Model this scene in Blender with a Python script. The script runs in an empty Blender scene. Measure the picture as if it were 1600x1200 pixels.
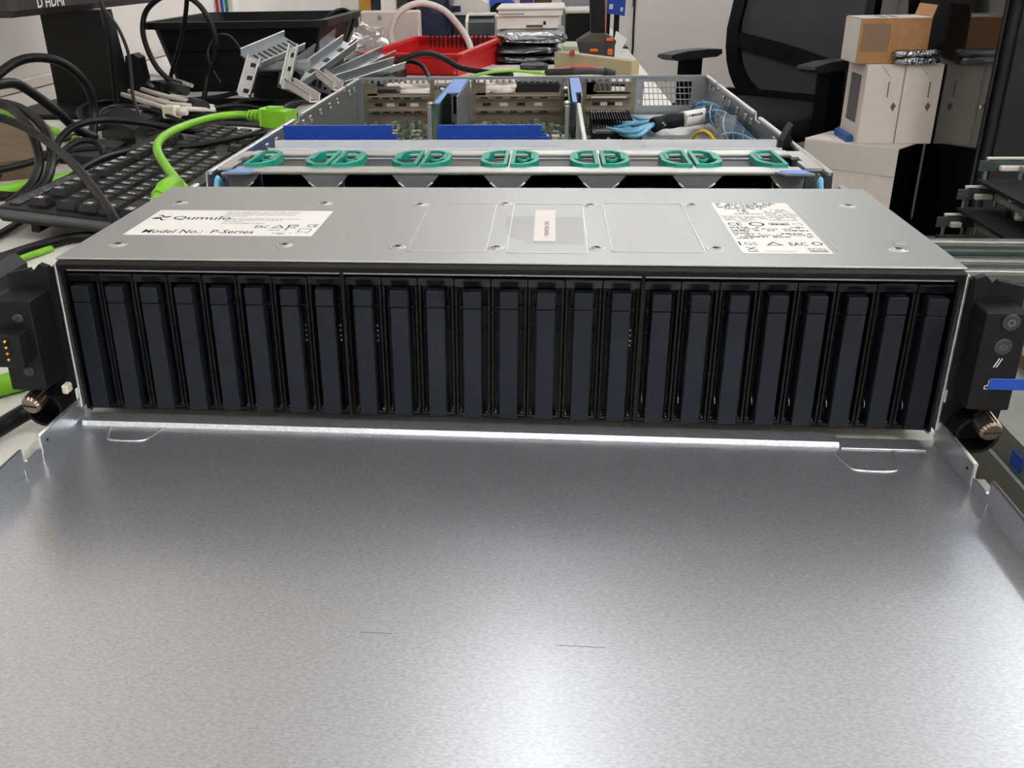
import bpy, math, random
from mathutils import Vector, Matrix, noise as mnoise
random.seed(7)
sc = bpy.context.scene
COL = sc.collection
# ------------------------------------------------------------------ camera
# All scene coordinates below use z = 0 at the top face of the server; the whole place is lifted by ZO at the end so that the floor is z = 0.
ZO = 0.82
FPX = 1484.485; PX0 = 800 - 96.08; PY0 = 600 - 5.6
CAM = Vector((0.02694, -0.43696, 0.13196)); PITCH, YAW, ROLL = 0.41664, -0.10761, -0.02021
_cp, _sp, _cy, _sy = math.cos(PITCH), math.sin(PITCH), math.cos(YAW), math.sin(YAW)
_f = Vector((_sy*_cp, _cy*_cp, -_sp)); _r0 = Vector((_cy, -_sy, 0)); _u0 = _r0.cross(_f)
_r = _r0*math.cos(ROLL) + _u0*math.sin(ROLL); _u = -_r0*math.sin(ROLL) + _u0*math.cos(ROLL)
cam_d = bpy.data.cameras.new('camera'); cam = bpy.data.objects.new('camera', cam_d); COL.objects.link(cam)
M = Matrix((( _r.x, _u.x, -_f.x, CAM.x), (_r.y, _u.y, -_f.y, CAM.y), (_r.z, _u.z, -_f.z, CAM.z+ZO), (0, 0, 0, 1)))
cam.matrix_world = M
cam_d.sensor_width = 36; cam_d.lens = FPX*36/1600
cam_d.shift_x = 96.08/1600; cam_d.shift_y = -5.6/1600
cam_d.clip_start = 0.01; cam_d.clip_end = 60
sc.camera = cam
# ------------------------------------------------------------------ world, exposure
w = bpy.data.worlds.new('world'); sc.world = w; w.use_nodes = True
w.node_tree.nodes['Background'].inputs[0].default_value = (0.8, 0.85, 0.9, 1)
w.node_tree.nodes['Background'].inputs[1].default_value = 0.25
sc.view_settings.view_transform = 'Standard'; sc.view_settings.look = 'None'
sc.view_settings.exposure = 0.8; sc.view_settings.gamma = 1.0; sc.view_settings.use_curve_mapping = False
LAMP = 14.0     # strength of the ceiling light diffusers
# ------------------------------------------------------------------ helpers
def ray(px, py): return _f + _r*((px-PX0)/FPX) - _u*((py-PY0)/FPX)
def OZ(px, py, z): d = ray(px, py); return CAM + d*((z-CAM.z)/d.z)
def OY(px, py, y): d = ray(px, py); return CAM + d*((y-CAM.y)/d.y)
def OX(px, py, x): d = ray(px, py); return CAM + d*((x-CAM.x)/d.x)
def lin(c):
    return tuple((v/255/12.92 if v/255 <= .04045 else ((v/255+.055)/1.055)**2.4) for v in c)
MATS = {}
def mat(name, rgb, rough=.5, metal=0.0, var=(60, .06), bump=None, coat=0, trans=0, ior=1.45, rvar=0, stretch=None, emit=0, alpha=1):
    m = bpy.data.materials.new(name); m.use_nodes = True; nt = m.node_tree; b = nt.nodes['Principled BSDF']
    c = lin(rgb)
    b.inputs['Roughness'].default_value = rough; b.inputs['Metallic'].default_value = metal
    b.inputs['IOR'].default_value = ior; b.inputs['Coat Weight'].default_value = coat
    b.inputs['Transmission Weight'].default_value = trans; b.inputs['Alpha'].default_value = alpha
    if emit:
        b.inputs['Emission Color'].default_value = (*c, 1); b.inputs['Emission Strength'].default_value = emit
    tc = nt.nodes.new('ShaderNodeTexCoord'); vec = tc.outputs['Object']
    if stretch:
        mp = nt.nodes.new('ShaderNodeMapping'); mp.inputs['Scale'].default_value = stretch
        nt.links.new(vec, mp.inputs['Vector']); vec = mp.outputs['Vector']
    n = nt.nodes.new('ShaderNodeTexNoise'); n.inputs['Scale'].default_value = var[0]; n.inputs['Detail'].default_value = 4
    nt.links.new(vec, n.inputs['Vector'])
    r = nt.nodes.new('ShaderNodeValToRGB'); a = var[1]
    r.color_ramp.elements[0].position = .3; r.color_ramp.elements[1].position = .7
    r.color_ramp.elements[0].color = (*[v*(1-a) for v in c], 1); r.color_ramp.elements[1].color = (*[min(1, v*(1+a)) for v in c], 1)
    nt.links.new(n.outputs['Fac'], r.inputs['Fac']); nt.links.new(r.outputs['Color'], b.inputs['Base Color'])
    if rvar:
        mr = nt.nodes.new('ShaderNodeMapRange'); mr.inputs['To Min'].default_value = rough-rvar; mr.inputs['To Max'].default_value = rough+rvar
        mr.inputs['From Min'].default_value = .3; mr.inputs['From Max'].default_value = .7
        nt.links.new(n.outputs['Fac'], mr.inputs['Value']); nt.links.new(mr.outputs['Result'], b.inputs['Roughness'])
    if bump:
        n2 = nt.nodes.new('ShaderNodeTexNoise'); n2.inputs['Scale'].default_value = bump[0]; n2.inputs['Detail'].default_value = 3
        nt.links.new(vec, n2.inputs['Vector'])
        bp = nt.nodes.new('ShaderNodeBump'); bp.inputs['Strength'].default_value = bump[1]; bp.inputs['Distance'].default_value = bump[2] if len(bump) > 2 else .001
        nt.links.new(n2.outputs['Fac'], bp.inputs['Height']); nt.links.new(bp.outputs['Normal'], b.inputs['Normal'])
    MATS[name] = m
    if max(rgb) < 40 and not coat: b.inputs['Specular IOR Level'].default_value = .3
    return m
class MB:
    def __init__(s): s.v = []; s.f = []; s.sm = []
    def add(s, vs, fs, sm=False):
        o = len(s.v); s.v += [tuple(p) for p in vs]; s.f += [tuple(i+o for i in f) for f in fs]; s.sm += [sm]*len(fs); return s
    def box(s, a, b, ch=0, M=None):
        x0, x1 = sorted((a[0], b[0])); y0, y1 = sorted((a[1], b[1])); z0, z1 = sorted((a[2], b[2]))
        ch = min(ch, .49*min(x1-x0, y1-y0, z1-z0))
        if ch <= 0:
            vs = [(x, y, z) for x in (x0, x1) for y in (y0, y1) for z in (z0, z1)]
            fs = [(0, 1, 3, 2), (4, 6, 7, 5), (0, 4, 5, 1), (2, 3, 7, 6), (0, 2, 6, 4), (1, 5, 7, 3)]
        else:
            vs = []; idx = {}
            for i, x in enumerate((x0, x1)):
                for j, y in enumerate((y0, y1)):
                    for k, z in enumerate((z0, z1)):
                        sx, sy, sz = (ch, -ch)[i], (ch, -ch)[j], (ch, -ch)[k]
                        for ax, p in (('x', (x, y+sy, z+sz)), ('y', (x+sx, y, z+sz)), ('z', (x+sx, y+sy, z))):
                            idx[(ax, i, j, k)] = len(vs); vs.append(p)
            g = lambda ax, i, j, k: idx[(ax, i, j, k)]
            fs = []
            for i in (0, 1):
                q = [g('x', i, 0, 0), g('x', i, 0, 1), g('x', i, 1, 1), g('x', i, 1, 0)]; fs.append(q if i == 0 else q[::-1])
                q = [g('y', 0, i, 0), g('y', 1, i, 0), g('y', 1, i, 1), g('y', 0, i, 1)]; fs.append(q if i == 0 else q[::-1])
                q = [g('z', 0, 0, i), g('z', 0, 1, i), g('z', 1, 1, i), g('z', 1, 0, i)]; fs.append(q if i == 0 else q[::-1])
            for i in (0, 1):
                for j in (0, 1):
                    fl = (i+j) % 2
                    for q in ([g('x', i, j, 0), g('x', i, j, 1), g('y', i, j, 1), g('y', i, j, 0)],
                              [g('z', i, 0, j), g('z', i, 1, j), g('x', i, 1, j), g('x', i, 0, j)],
                              [g('y', 0, i, j), g('y', 1, i, j), g('z', 1, i, j), g('z', 0, i, j)]):
                        fs.append(q if fl else q[::-1])
            for i in (0, 1):
                for j in (0, 1):
                    for k in (0, 1):
                        q = [g('x', i, j, k), g('y', i, j, k), g('z', i, j, k)]
                        fs.append(q if (i+j+k) % 2 == 0 else q[::-1])
        if M is not None: vs = [M @ Vector(p) for p in vs]
        return s.add(vs, fs)
    def prism(s, poly, axis, a, b, M=None):
        # poly: 2D points in the plane normal to axis; x -> (y,z), y -> (x,z), z -> (x,y)
        def P(p, t): return {'x': (t, p[0], p[1]), 'y': (p[0], t, p[1]), 'z': (p[0], p[1], t)}[axis]
        n = len(poly); vs = [P(p, a) for p in poly] + [P(p, b) for p in poly]
        if M is not None: vs = [M @ Vector(p) for p in vs]
        fs = [tuple(range(n))[::-1], tuple(range(n, 2*n))] + [(i, (i+1) % n, n+(i+1) % n, n+i) for i in range(n)]
        return s.add(vs, fs)
    def cyl(s, p0, p1, r0, r1=None, n=16, caps=True):
        r1 = r0 if r1 is None else r1
        return s.tube([p0, p1], [r0, r1], n, caps, raw=True)
    def tube(s, pts, r, n=8, caps=True, raw=False, flat=1.0, up=None):
        pts = [Vector(p) for p in pts]
        rs = r if isinstance(r, (list, tuple)) else [r]*len(pts)
        vs = []; N = len(pts); t0 = (pts[1]-pts[0]).normalized()
        u = Vector(up) if up else (Vector((0, 0, 1)) if abs(t0.z) < .9 else Vector((1, 0, 0)))
        for i, p in enumerate(pts):
            t = (pts[min(i+1, N-1)]-pts[max(i-1, 0)]).normalized()
            u = (u - t*u.dot(t)).normalized(); w_ = t.cross(u)
            for k in range(n):
                a = 2*math.pi*k/n; vs.append(p + (u*math.sin(a)*flat + w_*math.cos(a))*rs[i])
        fs = []
        for i in range(N-1):
            for k in range(n):
                k2 = (k+1) % n; fs.append((i*n+k, i*n+k2, (i+1)*n+k2, (i+1)*n+k))
        s.add(vs, fs, True)
        if caps:
            o = len(s.v)-len(vs)
            s.f += [tuple(o+k for k in range(n))[::-1], tuple(o+(N-1)*n+k for k in range(n))]; s.sm += [False, False]
        return s
    def lathe(s, prof, c, axis=(0, 0, 1), n=24):
        ax = Vector(axis).normalized(); u = (Vector((1, 0, 0)) if abs(ax.x) < .9 else Vector((0, 1, 0))); u = (u-ax*u.dot(ax)).normalized(); w_ = ax.cross(u)
        vs = [Vector(c)+ax*h+(u*math.cos(2*math.pi*k/n)+w_*math.sin(2*math.pi*k/n))*r for r, h in prof for k in range(n)]
        fs = [(i*n+k, i*n+(k+1) % n, (i+1)*n+(k+1) % n, (i+1)*n+k) for i in range(len(prof)-1) for k in range(n)]
        s.add(vs, fs, True); o = len(s.v)-len(vs)
        s.f += [tuple(o+k for k in range(n))[::-1], tuple(o+(len(prof)-1)*n+k for k in range(n))]; s.sm += [False, False]
        return s
    def grid(s, fn, nu, nv, sm=True):
        vs = [fn(i/nu, j/nv) for i in range(nu+1) for j in range(nv+1)]
        fs = [(i*(nv+1)+j, (i+1)*(nv+1)+j, (i+1)*(nv+1)+j+1, i*(nv+1)+j+1) for i in range(nu) for j in range(nv)]
        return s.add(vs, fs, sm)
    def bar(s, p0, p1, w, h, up=(0, 0, 1)):
        # rectangular bar between two points
        p0, p1 = Vector(p0), Vector(p1); t = (p1-p0).normalized(); u = Vector(up); u = (u-t*u.dot(t)).normalized(); r = t.cross(u)
        M = Matrix(((r.x, t.x, u.x, p0.x), (r.y, t.y, u.y, p0.y), (r.z, t.z, u.z, p0.z), (0, 0, 0, 1)))
        return s.box((-w/2, 0, -h/2), (w/2, (p1-p0).length, h/2), min(w, h)*.12, M)
    def build(s, name, m, parent=None, label=None):
        me = bpy.data.meshes.new(name); org = ORG.get(parent.name, Vector()) if parent else Vector()
        me.from_pydata([(p[0]-org.x, p[1]-org.y, p[2]-org.z) for p in s.v], [], s.f); me.update()
        me.polygons.foreach_set('use_smooth', s.sm)
        if not m.name in [x.name for x in me.materials]: me.materials.append(m)
        o = bpy.data.objects.new(name, me); COL.objects.link(o)
        if parent:
            o.parent = parent; ORG[o.name] = org
        if label: o['label'] = label
        return o
ORG = {}
def thing(name, label, cat, loc=(0, 0, 0), group=None, rot=None, local=False):
    o = bpy.data.objects.new(name, None); COL.objects.link(o); o.location = loc; o.empty_display_size = .02
    o['label'] = label; o['category'] = cat
    if group: o['group'] = group
    if rot: o.rotation_euler = rot
    ORG[o.name] = Vector() if local else Vector(loc)
    return o
def tag(o, label, cat, group=None):
    o['label'] = label; o['category'] = cat
    if group: o['group'] = group
    return o
def struct(name, mb, m):
    o = mb.build(name, m); o['kind'] = 'structure'; return o
def copy_tree(o, parent=None):
    c = o.copy(); COL.objects.link(c)
    if parent: c.parent = parent
    for ch in list(o.children): copy_tree(ch, c)
    return c
def smooth(pts, sub=6):
    pts = [Vector(p) for p in pts]; out = []
    for i in range(len(pts)-1):
        p0 = pts[max(i-1, 0)]; p1 = pts[i]; p2 = pts[i+1]; p3 = pts[min(i+2, len(pts)-1)]
        for k in range(sub):
            t = k/sub
            out.append(.5*((2*p1)+(p2-p0)*t+(2*p0-5*p1+4*p2-p3)*t*t+(3*p1-p0-3*p2+p3)*t**3))
    out.append(pts[-1]); return out
def text_mb(s, size, frame, italic=0, align='LEFT', sx=1.0, bold=0):
    cu = bpy.data.curves.new('lettering', 'FONT'); cu.body = s; cu.size = size; cu.align_x = align; cu.resolution_u = 2; cu.shear = italic; cu.offset = size*bold
    ob = bpy.data.objects.new('lettering', cu); COL.objects.link(ob)
    dg = bpy.context.evaluated_depsgraph_get(); me = bpy.data.meshes.new_from_object(ob.evaluated_get(dg))
    mb = MB(); o, ex, ey = [Vector(q) for q in frame]
    mb.add([o+ex*(v.co.x*sx)+ey*v.co.y for v in me.vertices], [tuple(p.vertices) for p in me.polygons])
    bpy.data.objects.remove(ob); bpy.data.curves.remove(cu); bpy.data.meshes.remove(me)
    return mb
def text(s, size, frame, m, parent, italic=0, align='LEFT', sx=1.0, name='lettering', bold=0):
    return text_mb(s, size, frame, italic, align, sx, bold).build(name, m, parent)
def rrect(x0, x1, y0, y1, r, n=4):
    pts = []
    for cx, cy, a0 in ((x1-r, y1-r, 0), (x0+r, y1-r, 90), (x0+r, y0+r, 180), (x1-r, y0+r, 270)):
        for k in range(n+1):
            a = math.radians(a0+90*k/n); pts.append((cx+r*math.cos(a), cy+r*math.sin(a)))
    return pts
def ring(mb, outer, inner, z0, z1, M=None):
    # closed band between two outlines with the same number of points
    n = len(outer); vs = [(*p, z0) for p in outer]+[(*p, z0) for p in inner]+[(*p, z1) for p in outer]+[(*p, z1) for p in inner]
    if M is not None: vs = [M @ Vector(p) for p in vs]
    fs = []
    for i in range(n):
        j = (i+1) % n
        fs += [(i, n+i, n+j, j), (2*n+i, 2*n+j, 3*n+j, 3*n+i), (i, j, 2*n+j, 2*n+i), (n+i, 3*n+i, 3*n+j, n+j)]
    return mb.add(vs, fs)
# ------------------------------------------------------------------ materials
zinc = mat('zinc_sheet', (208, 211, 215), .31, .86, (560, .15), None, rvar=.02, stretch=(1, 2.2, 1), coat=.16)
zinc.node_tree.nodes['Principled BSDF'].inputs['Coat Roughness'].default_value = .10
plate = mat('plate_steel', (178, 180, 179), .45, .88, (350, .03), (1200, .06, .0003), rvar=.03)
steel = mat('chassis_steel', (160, 164, 166), .38, .85, (200, .05), rvar=.04)
steel_b = mat('bright_steel', (205, 206, 203), .32, .9, (150, .04))
bronze = mat('slot_steel', (142, 132, 116), .45, .8, (120, .08))
nickel = mat('screw_nickel', (190, 186, 178), .3, 1, (300, .08))
nickel_w = mat('warm_nickel', (150, 135, 122), .35, 1, (300, .15))
black = mat('black_paint', (12, 13, 15), .58, 0, (300, .15), (1500, .1, .0003))
satin = mat('black_satin_edge', (30, 27, 26), .42, 0.1, (500, .15), (1800, .3, .0004))
blackp = mat('black_plastic', (10, 11, 12), .45, 0, (200, .15))
panelm = mat('carrier_panel', (20, 23, 31), .55, 0, (700, .08), (2500, .12, .0002))
framem = mat('carrier_frame', (16, 17, 19), .35, 0, (300, .1))
deep = mat('carrier_recess', (7, 8, 11), .3, 0, (300, .1))
rubber = mat('cable_rubber', (11, 11, 12), .42, 0, (90, .12))
rubber2 = mat('cable_rubber_grey', (30, 30, 30), .4, 0, (90, .12))
greenc = mat('green_cord', (126, 190, 46), .38, 0, (80, .05))
greenf = mat('fan_green', (12, 140, 118), .35, 0, (200, .06))
whitec = mat('white_cord', (206, 198, 188), .45, 0, (90, .05))
white = mat('white_plastic', (222, 218, 212), .45, 0, (40, .03))
cage_g = mat('cage_grey', (120, 124, 124), .45, .35, (120, .05))
label_w = mat('label_paper', (226, 224, 218), .5, 0, (300, .02))
label_s = mat('label_satin', (208, 202, 196), .4, 0, (300, .02))
ink = mat('ink', (32, 32, 34), .6, 0, (100, .05)); ink_g = mat('ink_grey', (110, 110, 110), .6, 0, (100, .05))
inkw = mat('ink_white', (225, 225, 222), .6, 0, (100, .05)); inkd = mat('ink_dim', (95, 95, 97), .6, 0, (100, .05))
blue = mat('blue_plastic', (20, 64, 156), .38, 0, (60, .04))
bluel = mat('blue_label', (104, 142, 206), .5, 0, (200, .03))
cabblue = mat('data_cable_blue', (110, 175, 205), .35, 0, (150, .08))
sleeve = mat('black_sleeve', (24, 24, 26), .6, 0, (400, .3), (900, .5, .001))
braid = mat('blue_braid', (20, 46, 70), .65, 0, (420, .8), (600, .25, .0006))
braid2 = mat('blue_strand', (44, 96, 132), .5, 0, (300, .2))
pcb = mat('circuit_board', (78, 100, 84), .5, 0, (160, .35))
chip = mat('board_parts', (160, 166, 146), .5, .2, (500, .5))
clear = mat('clear_plastic', (232, 234, 236), .12, 0, (50, .01), alpha=.5)
film = mat('clear_film', (200, 200, 196), .25, 0, (200, .05), (600, .4, .0005), alpha=.16)
baggy = mat('clear_bag', (228, 222, 222), .2, 0, (30, .05), (60, .5, .004), trans=.75, ior=1.2)
foil = mat('antistatic_foil', (160, 162, 166), .22, .95, (25, .35), (70, .8, .006))
wallm = mat('wall_paint', (216, 211, 205), .8, 0, (3, .015), (300, .05, .0005))
ceilm = mat('ceiling_paint', (225, 224, 220), .9, 0, (4, .02))
floorm = mat('floor_vinyl', (166, 162, 156), .5, 0, (30, .1))
benchm = mat('bench_laminate', (216, 214, 206), .4, 0, (25, .03))
legm = mat('bench_leg_paint', (150, 152, 154), .5, .3, (30, .05))
kraft = mat('cardboard', (184, 138, 92), .75, 0, (40, .1)); kraftd = mat('cardboard_dark', (104, 84, 62), .75, 0, (30, .15))
boxw = mat('white_carton', (234, 226, 217), .6, 0, (30, .03)); boxb = mat('blue_carton', (28, 90, 160), .5, 0, (60, .15))
glossb = mat('gloss_black', (16, 17, 19), .09, 0, (20, .1), coat=.3)
cabm = mat('cabinet_black', (30, 31, 33), .5, 0, (30, .1))
chairm = mat('chair_plastic', (14, 15, 17), .42, 0, (60, .1)); mesh_m = mat('chair_mesh', (72, 72, 75), .85, 0, (900, .25), (1500, .5, .001))
padm = mat('chair_pad', (46, 50, 52), .5, 0, (60, .1)); fabm = mat('chair_fabric', (20, 21, 22), .9, 0, (500, .2))
redp = mat('red_plastic', (190, 34, 36), .35, 0, (30, .06)); beige = mat('beige_paint', (206, 196, 188), .45, 0, (30, .02))
slabm = mat('beige_foam', (170, 160, 128), .6, 0, (30, .05)); orange = mat('orange_plastic', (218, 100, 40), .45, 0, (50, .05))
drillm = mat('drill_grey', (72, 66, 60), .55, 0, (80, .1)); dkgrey = mat('dark_grey_plastic', (44, 46, 48), .45, 0, (60, .1))
monm = mat('monitor_plastic', (52, 50, 50), .5, 0, (60, .06)); keym = mat('key_plastic', (34, 33, 34), .42, 0, (200, .08)); kbm = mat('keyboard_plastic', (38, 36, 36), .45, 0, (100, .08))
kbrim = mat('keyboard_rim', (74, 76, 78), .4, 0, (100, .06)); media = mat('media_key', (66, 66, 68), .4, 0, (100, .06))
darkblue = mat('dark_blue_film', (30, 36, 64), .3, 0, (20, .3), (40, .4, .004)); bright_b = mat('bright_blue', (44, 96, 190), .4, 0, (30, .1))
purple = mat('purple_plastic', (92, 60, 120), .5, 0, (30, .1)); yellow = mat('ochre_card', (170, 130, 40), .6, 0, (30, .1)); yell2 = mat('yellow_wire', (214, 180, 30), .4, 0, (30, .1))
glows = [mat('light_diffuser_%d' % i, (250, 251, 255), .5, 0, (10, .0), emit=LAMP*k) for i, k in enumerate((1.7, .27, .95, 2.9, .35, 2.6, .8, 1.6))]
gold = mat('gold_pin', (200, 160, 80), .3, 1, (100, .1)); cream = mat('cream_plastic', (214, 208, 180), .5, 0, (60, .05))
teal = mat('teal_board', (58, 70, 68), .5, .1, (200, .35)); railm = mat('rail_steel', (150, 152, 146), .4, .7, (60, .08))
# ------------------------------------------------------------------ room
FL = -ZO; CE = 1.9; XL, XR, YN, YF = -1.03, 3.2, -2.6, 4.6
struct('floor', MB().box((XL-.1, YN-.1, FL-.05), (XR+.1, YF+.1, FL)), floorm)
struct('ceiling', MB().box((XL-.1, YN-.1, CE), (XR+.1, YF+.1, CE+.05)), ceilm)
struct('wall_left', MB().box((XL-.1, YN-.1, FL), (XL, YF+.1, CE)), wallm)
struct('wall_back', MB().box((XL, YF, FL), (XR, YF+.1, CE)), wallm)
struct('wall_right', MB().box((XR, YN-.1, FL), (XR+.1, YF+.1, CE)), wallm)
struct('wall_front', MB().box((XL, YN-.1, FL), (XR, YN, CE)), wallm)
TB = -.092
struct('trim_1', MB().box((XL, -1.2, TB), (XL+.012, 3.25, TB+.022), .002), beige)
struct('baseboard_back', MB().box((XL, YF-.015, FL), (XR, YF, FL+.09), .003), beige)
lab = ['over the bench end by the front wall', 'straight above the workbench', 'above the far end of the workbench', 'over the gangway at the front wall', 'above the gangway beside the bench', 'above the dark cabinet', 'added above the office chair as fill for the back wall', 'added along the right wall as fill for the cartons']  # the last two strips are added fill for the back wall and cartons
for i, (x, y0, y1) in enumerate(((.03, -2.2, -.9), (.03, .55, 2.0), (.03, 3.0, 4.3), (1.65, -2.0, -.7), (1.65, .9, 2.5), (1.65, 2.95, 4.2), (.86, 3.1, 4.35), (2.6, .5, 2.6))):
    t = thing('ceiling_light', 'long slim white suspended strip light ' + lab[i], 'ceiling light', (x, (y0+y1)/2, CE-.05), 'ceiling strip lights')
    zc = CE-.17  # strips hung below the ceiling so their upward glow brightens it
    MB().box((x-.020, y0, zc+.0405), (x+.020, y1, zc+.055), .003).build('housing', white, t)
    MB().box((x-.050, y0+.01, zc), (x+.050, y1-.01, zc+.040), .008).build('diffuser', glows[i], t)
    for yy in (y0, y1): MB().box((x-.052, yy-.008, zc-.002), (x+.052, yy+.0098, zc+.042), .003).build('end_cap', white, t)
    for yy in (y0+.15, y1-.15): MB().cyl((x, yy, zc+.0551), (x, yy, CE-.0003), .002, n=6).build('suspension_wire', nickel, t)
# ------------------------------------------------------------------ bench
t = thing('workbench', 'long pale laminate workbench carrying the server and clutter', 'bench', (-.4, 1.2, FL))
MB().box((XL+.013, -1.2, TB-.028), (.228, 3.25, TB), .003).build('worktop', benchm, t)
for x in (-.96, .17):
    for y in (-1.1, 1.05, 3.15):
        MB().box((x-.025, y-.025, FL), (x+.025, y+.025, TB-.0281), .003).build('leg', legm, t)
for y in (-1.1, 1.05, 3.15): MB().box((-.935, y-.015, TB-.09), (.145, y+.015, TB-.05), .002).build('cross_rail', legm, t)
# ------------------------------------------------------------------ server
W = .217; D = .79
S = thing('rack_server', 'open two-unit rack server with grey front cover and full drive bay', 'server', (0, .3, TB))
MB().box((-W, .012, -.0868), (W, D, -.0858)).build('base_tray', steel, S)
for x in (-.17, .17):
    for y in (.05, .7): MB().lathe([(.008, TB), (.009, TB+.001), (.008, -.0868)], (x, y, 0)).build('rubber_foot', rubber, S)
for sx in (-1, 1):
    xo, xi = sx*W, sx*(W-.0012)
    poly = [(.003, -.0868), (D, -.0868), (D, -.002), (.716, -.002), (.714, -.008), (.706, -.008), (.704, -.002), (.492, -.002), (.490, -.009), (.468, -.009), (.466, -.003), (.222, -.003), (.220, -.016), (.200, -.016), (.198, -.006), (.163, -.006), (.163, -.0012), (.003, -.0012)]
    sw = MB().prism(poly, 'x', xo, xi).build('side_wall', steel, S)
    for y0, y1, z in ((.224, .465, -.003), (.493, .703, -.002), (.717, D, -.002), (.165, .197, -.006)):
        MB().box((xo-sx*.0005, y0, z-.003), (xo-sx*.0042, y1, z+.0006), .0008).build('folded_edge', steel_b, sw)
    for y in (.50, .53, .575, .62, .66, .73, .76, .25, .29, .33, .37, .40):
        MB().box((xi-sx*.0002, y-.004, -.013), (xi-sx*.002, y+.004, -.009), .0008).build('formed_lug', steel_b, sw)
        MB().lathe([(.0022, 0), (.0022, .0008), (.001, .0012)], (xi, y+.009, -.016), (-sx, 0, 0), 8).build('rivet', nickel, sw)
# cover plate over the drive cage
cov = MB().box((-W, -.0015, -.0012), (W, .1604, 0), .0004).build('front_cover', plate, S)
MB().box((-W, .1592, -.006), (W, .1604, -.0012)).build('cover_flange', plate, S)
for x0, x1, y0, y1 in ((-.0429, -.0029, .015, .1172), (.0067, .0469, .0148, .1168), (.0580, .1035, .0182, .1195), (.1205, .1668, .0178, .1240)):
    o = rrect(x0, x1, y0, y1, .003); i = rrect(x0+.0006, x1-.0006, y0+.0006, y1-.0006, .0026)
    if x0 < .12: ring(MB(), o, i, 0, .00035).build('embossed_outline', steel_b, S)
    else: ring(MB(), o, i, 0, .00015).build('label_recess_edge', steel_b, S)
for x, y in ((-.1959, .1152), (-.1061, .1155), (-.1948, .0231), (-.1069, .0249), (-.0483, .1135), (-.048, .0234), (.0019, .1162), (.0017, .0239), (.0514, .1141), (.0514, .0245), (.1089, .1154), (.1089, .0254), (.1962, .1158), (.1954, .0273)):
    s = MB().lathe([(.0048, 0), (.0042, .0003), (.0036, .00005), (.0034, .0003)], (x, y, 0), n=20).build('screw', steel_b, S)
    MB().lathe([(.0033, .0001), (.0028, .00062), (.0012, .0007)], (x, y, 0), n=18).build('screw_head', nickel, s)
    b = MB()
    for a in (0, 60, 120): b.bar(Vector((x, y, .00072))-Vector((math.cos(math.radians(a)), math.sin(math.radians(a)), 0))*.0016, Vector((x, y, .00072))+Vector((math.cos(math.radians(a)), math.sin(math.radians(a)), 0))*.0016, .0008, .0001)
    b.build('driver_slot', ink, s)
MB().box((.1965, .0355, 0), (.2025, .0385, .0006), .0002).build('raised_tab', steel_b, S)
EX, EY = (1, 0, 0), (0, 1, 0)
def dashes(parent, x0, x1, y, h, m=ink, dens=.75, seed=0, z=.00026):
    rnd = random.Random(seed); b = MB(); x = x0
    while x < x1:
        wd = rnd.uniform(.0008, .0032); e = min(x+wd, x1)
        if rnd.random() < dens: b.box((x, y, z-.00004), (e, y+h*rnd.choice((.7, .8, 1)), z))
        x = e+rnd.uniform(.0003, .0007)
    return b.build('print_line', m, parent)
# maker's label
LB = MB().box((-.2004, .0421, 0), (-.0970, .0962, .0002)).build('model_label', label_w, S, 'white printed model label')
z = .00024
text('Qumulo', .0105, ((-.1862, .0748, z), EX, EY), ink, LB, sx=.98, bold=.012)
b = MB()
b.prism([(-.1985, .0765), (-.1962, .0792), (-.1935, .0795), (-.1925, .0775), (-.1935, .0758), (-.196, .0752)], 'z', z-.0001, z)
b.prism([(-.1935, .0800), (-.1905, .0815), (-.1880, .0822), (-.1885, .0800), (-.1900, .0787), (-.1925, .0787)], 'z', z-.0001, z)
b.prism([(-.1965, .0840), (-.1945, .0845), (-.1920, .0815), (-.1935, .0810), (-.1950, .0830), (-.1965, .0832)], 'z', z-.0001, z)
b.prism([(-.1935, .0770), (-.1918, .0765), (-.1905, .0735), (-.1882, .0738), (-.1885, .0728), (-.1915, .0725)], 'z', z-.0001, z)
b.build('logo', ink, LB)
text('Model No.:  P-Series', .0100, ((-.1925, .0458, z), EX, EY), ink, LB, sx=.745, bold=.010)
for i, (s, x, y) in enumerate((('This device complies with part 15 of the FCC Rules. Operation is', -.1585, .0925), ('subject to the following two conditions: (1) this device may not', -.1585, .0893),
        ('cause harmful interference, and (2) this device must accept any', -.1585, .0861), ('interference received.', -.1585, .0829),
        ('Complies with Canadian ICES-003 Class A. Cet appareil numerique', -.1505, .0772), ('de la classe A est conforme a la norme NMB-003 du', -.1505, .0740), ('Made in the USA', -.1505, .0708), ('Input: 100-240V, 50/60Hz, 8.2-3.8A x2', -.1505, .0670))):
    text(s, .0033, ((x if i < 4 else x-.0035, y-.0012, z), EX, EY), ink, LB, sx=.50 if i < 4 else .47)
text('EAC', .0075, ((-.1330, .0575, z), EX, EY), ink, LB, sx=.55, bold=.012)
text('CE', .0085, ((-.1045, .0600, z), EX, EY), ink, LB, sx=.62, bold=.01)
ring(MB(), [(-.1235, .0575), (-.1160, .0575), (-.1197, .0640)], [(-.1222, .0583), (-.1173, .0583), (-.1197, .0625)], z-.0001, z).build('triangle_mark', ink, LB)
ring(MB(), rrect(-.1068, -.1000, .0495, .0565, .001), rrect(-.1063, -.1005, .0500, .0560, .0008), z-.0001, z).build('boxed_mark', ink, LB)
text('ITE', .0040, ((-.1095-.004, .0565, z), EX, EY), ink, LB, sx=.8)
ring(MB(), rrect(-.1150, -.1090, .0605, .0650, .002), rrect(-.1144, -.1096, .0611, .0644, .0016), z-.0001, z).build('round_mark', ink, LB)
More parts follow.
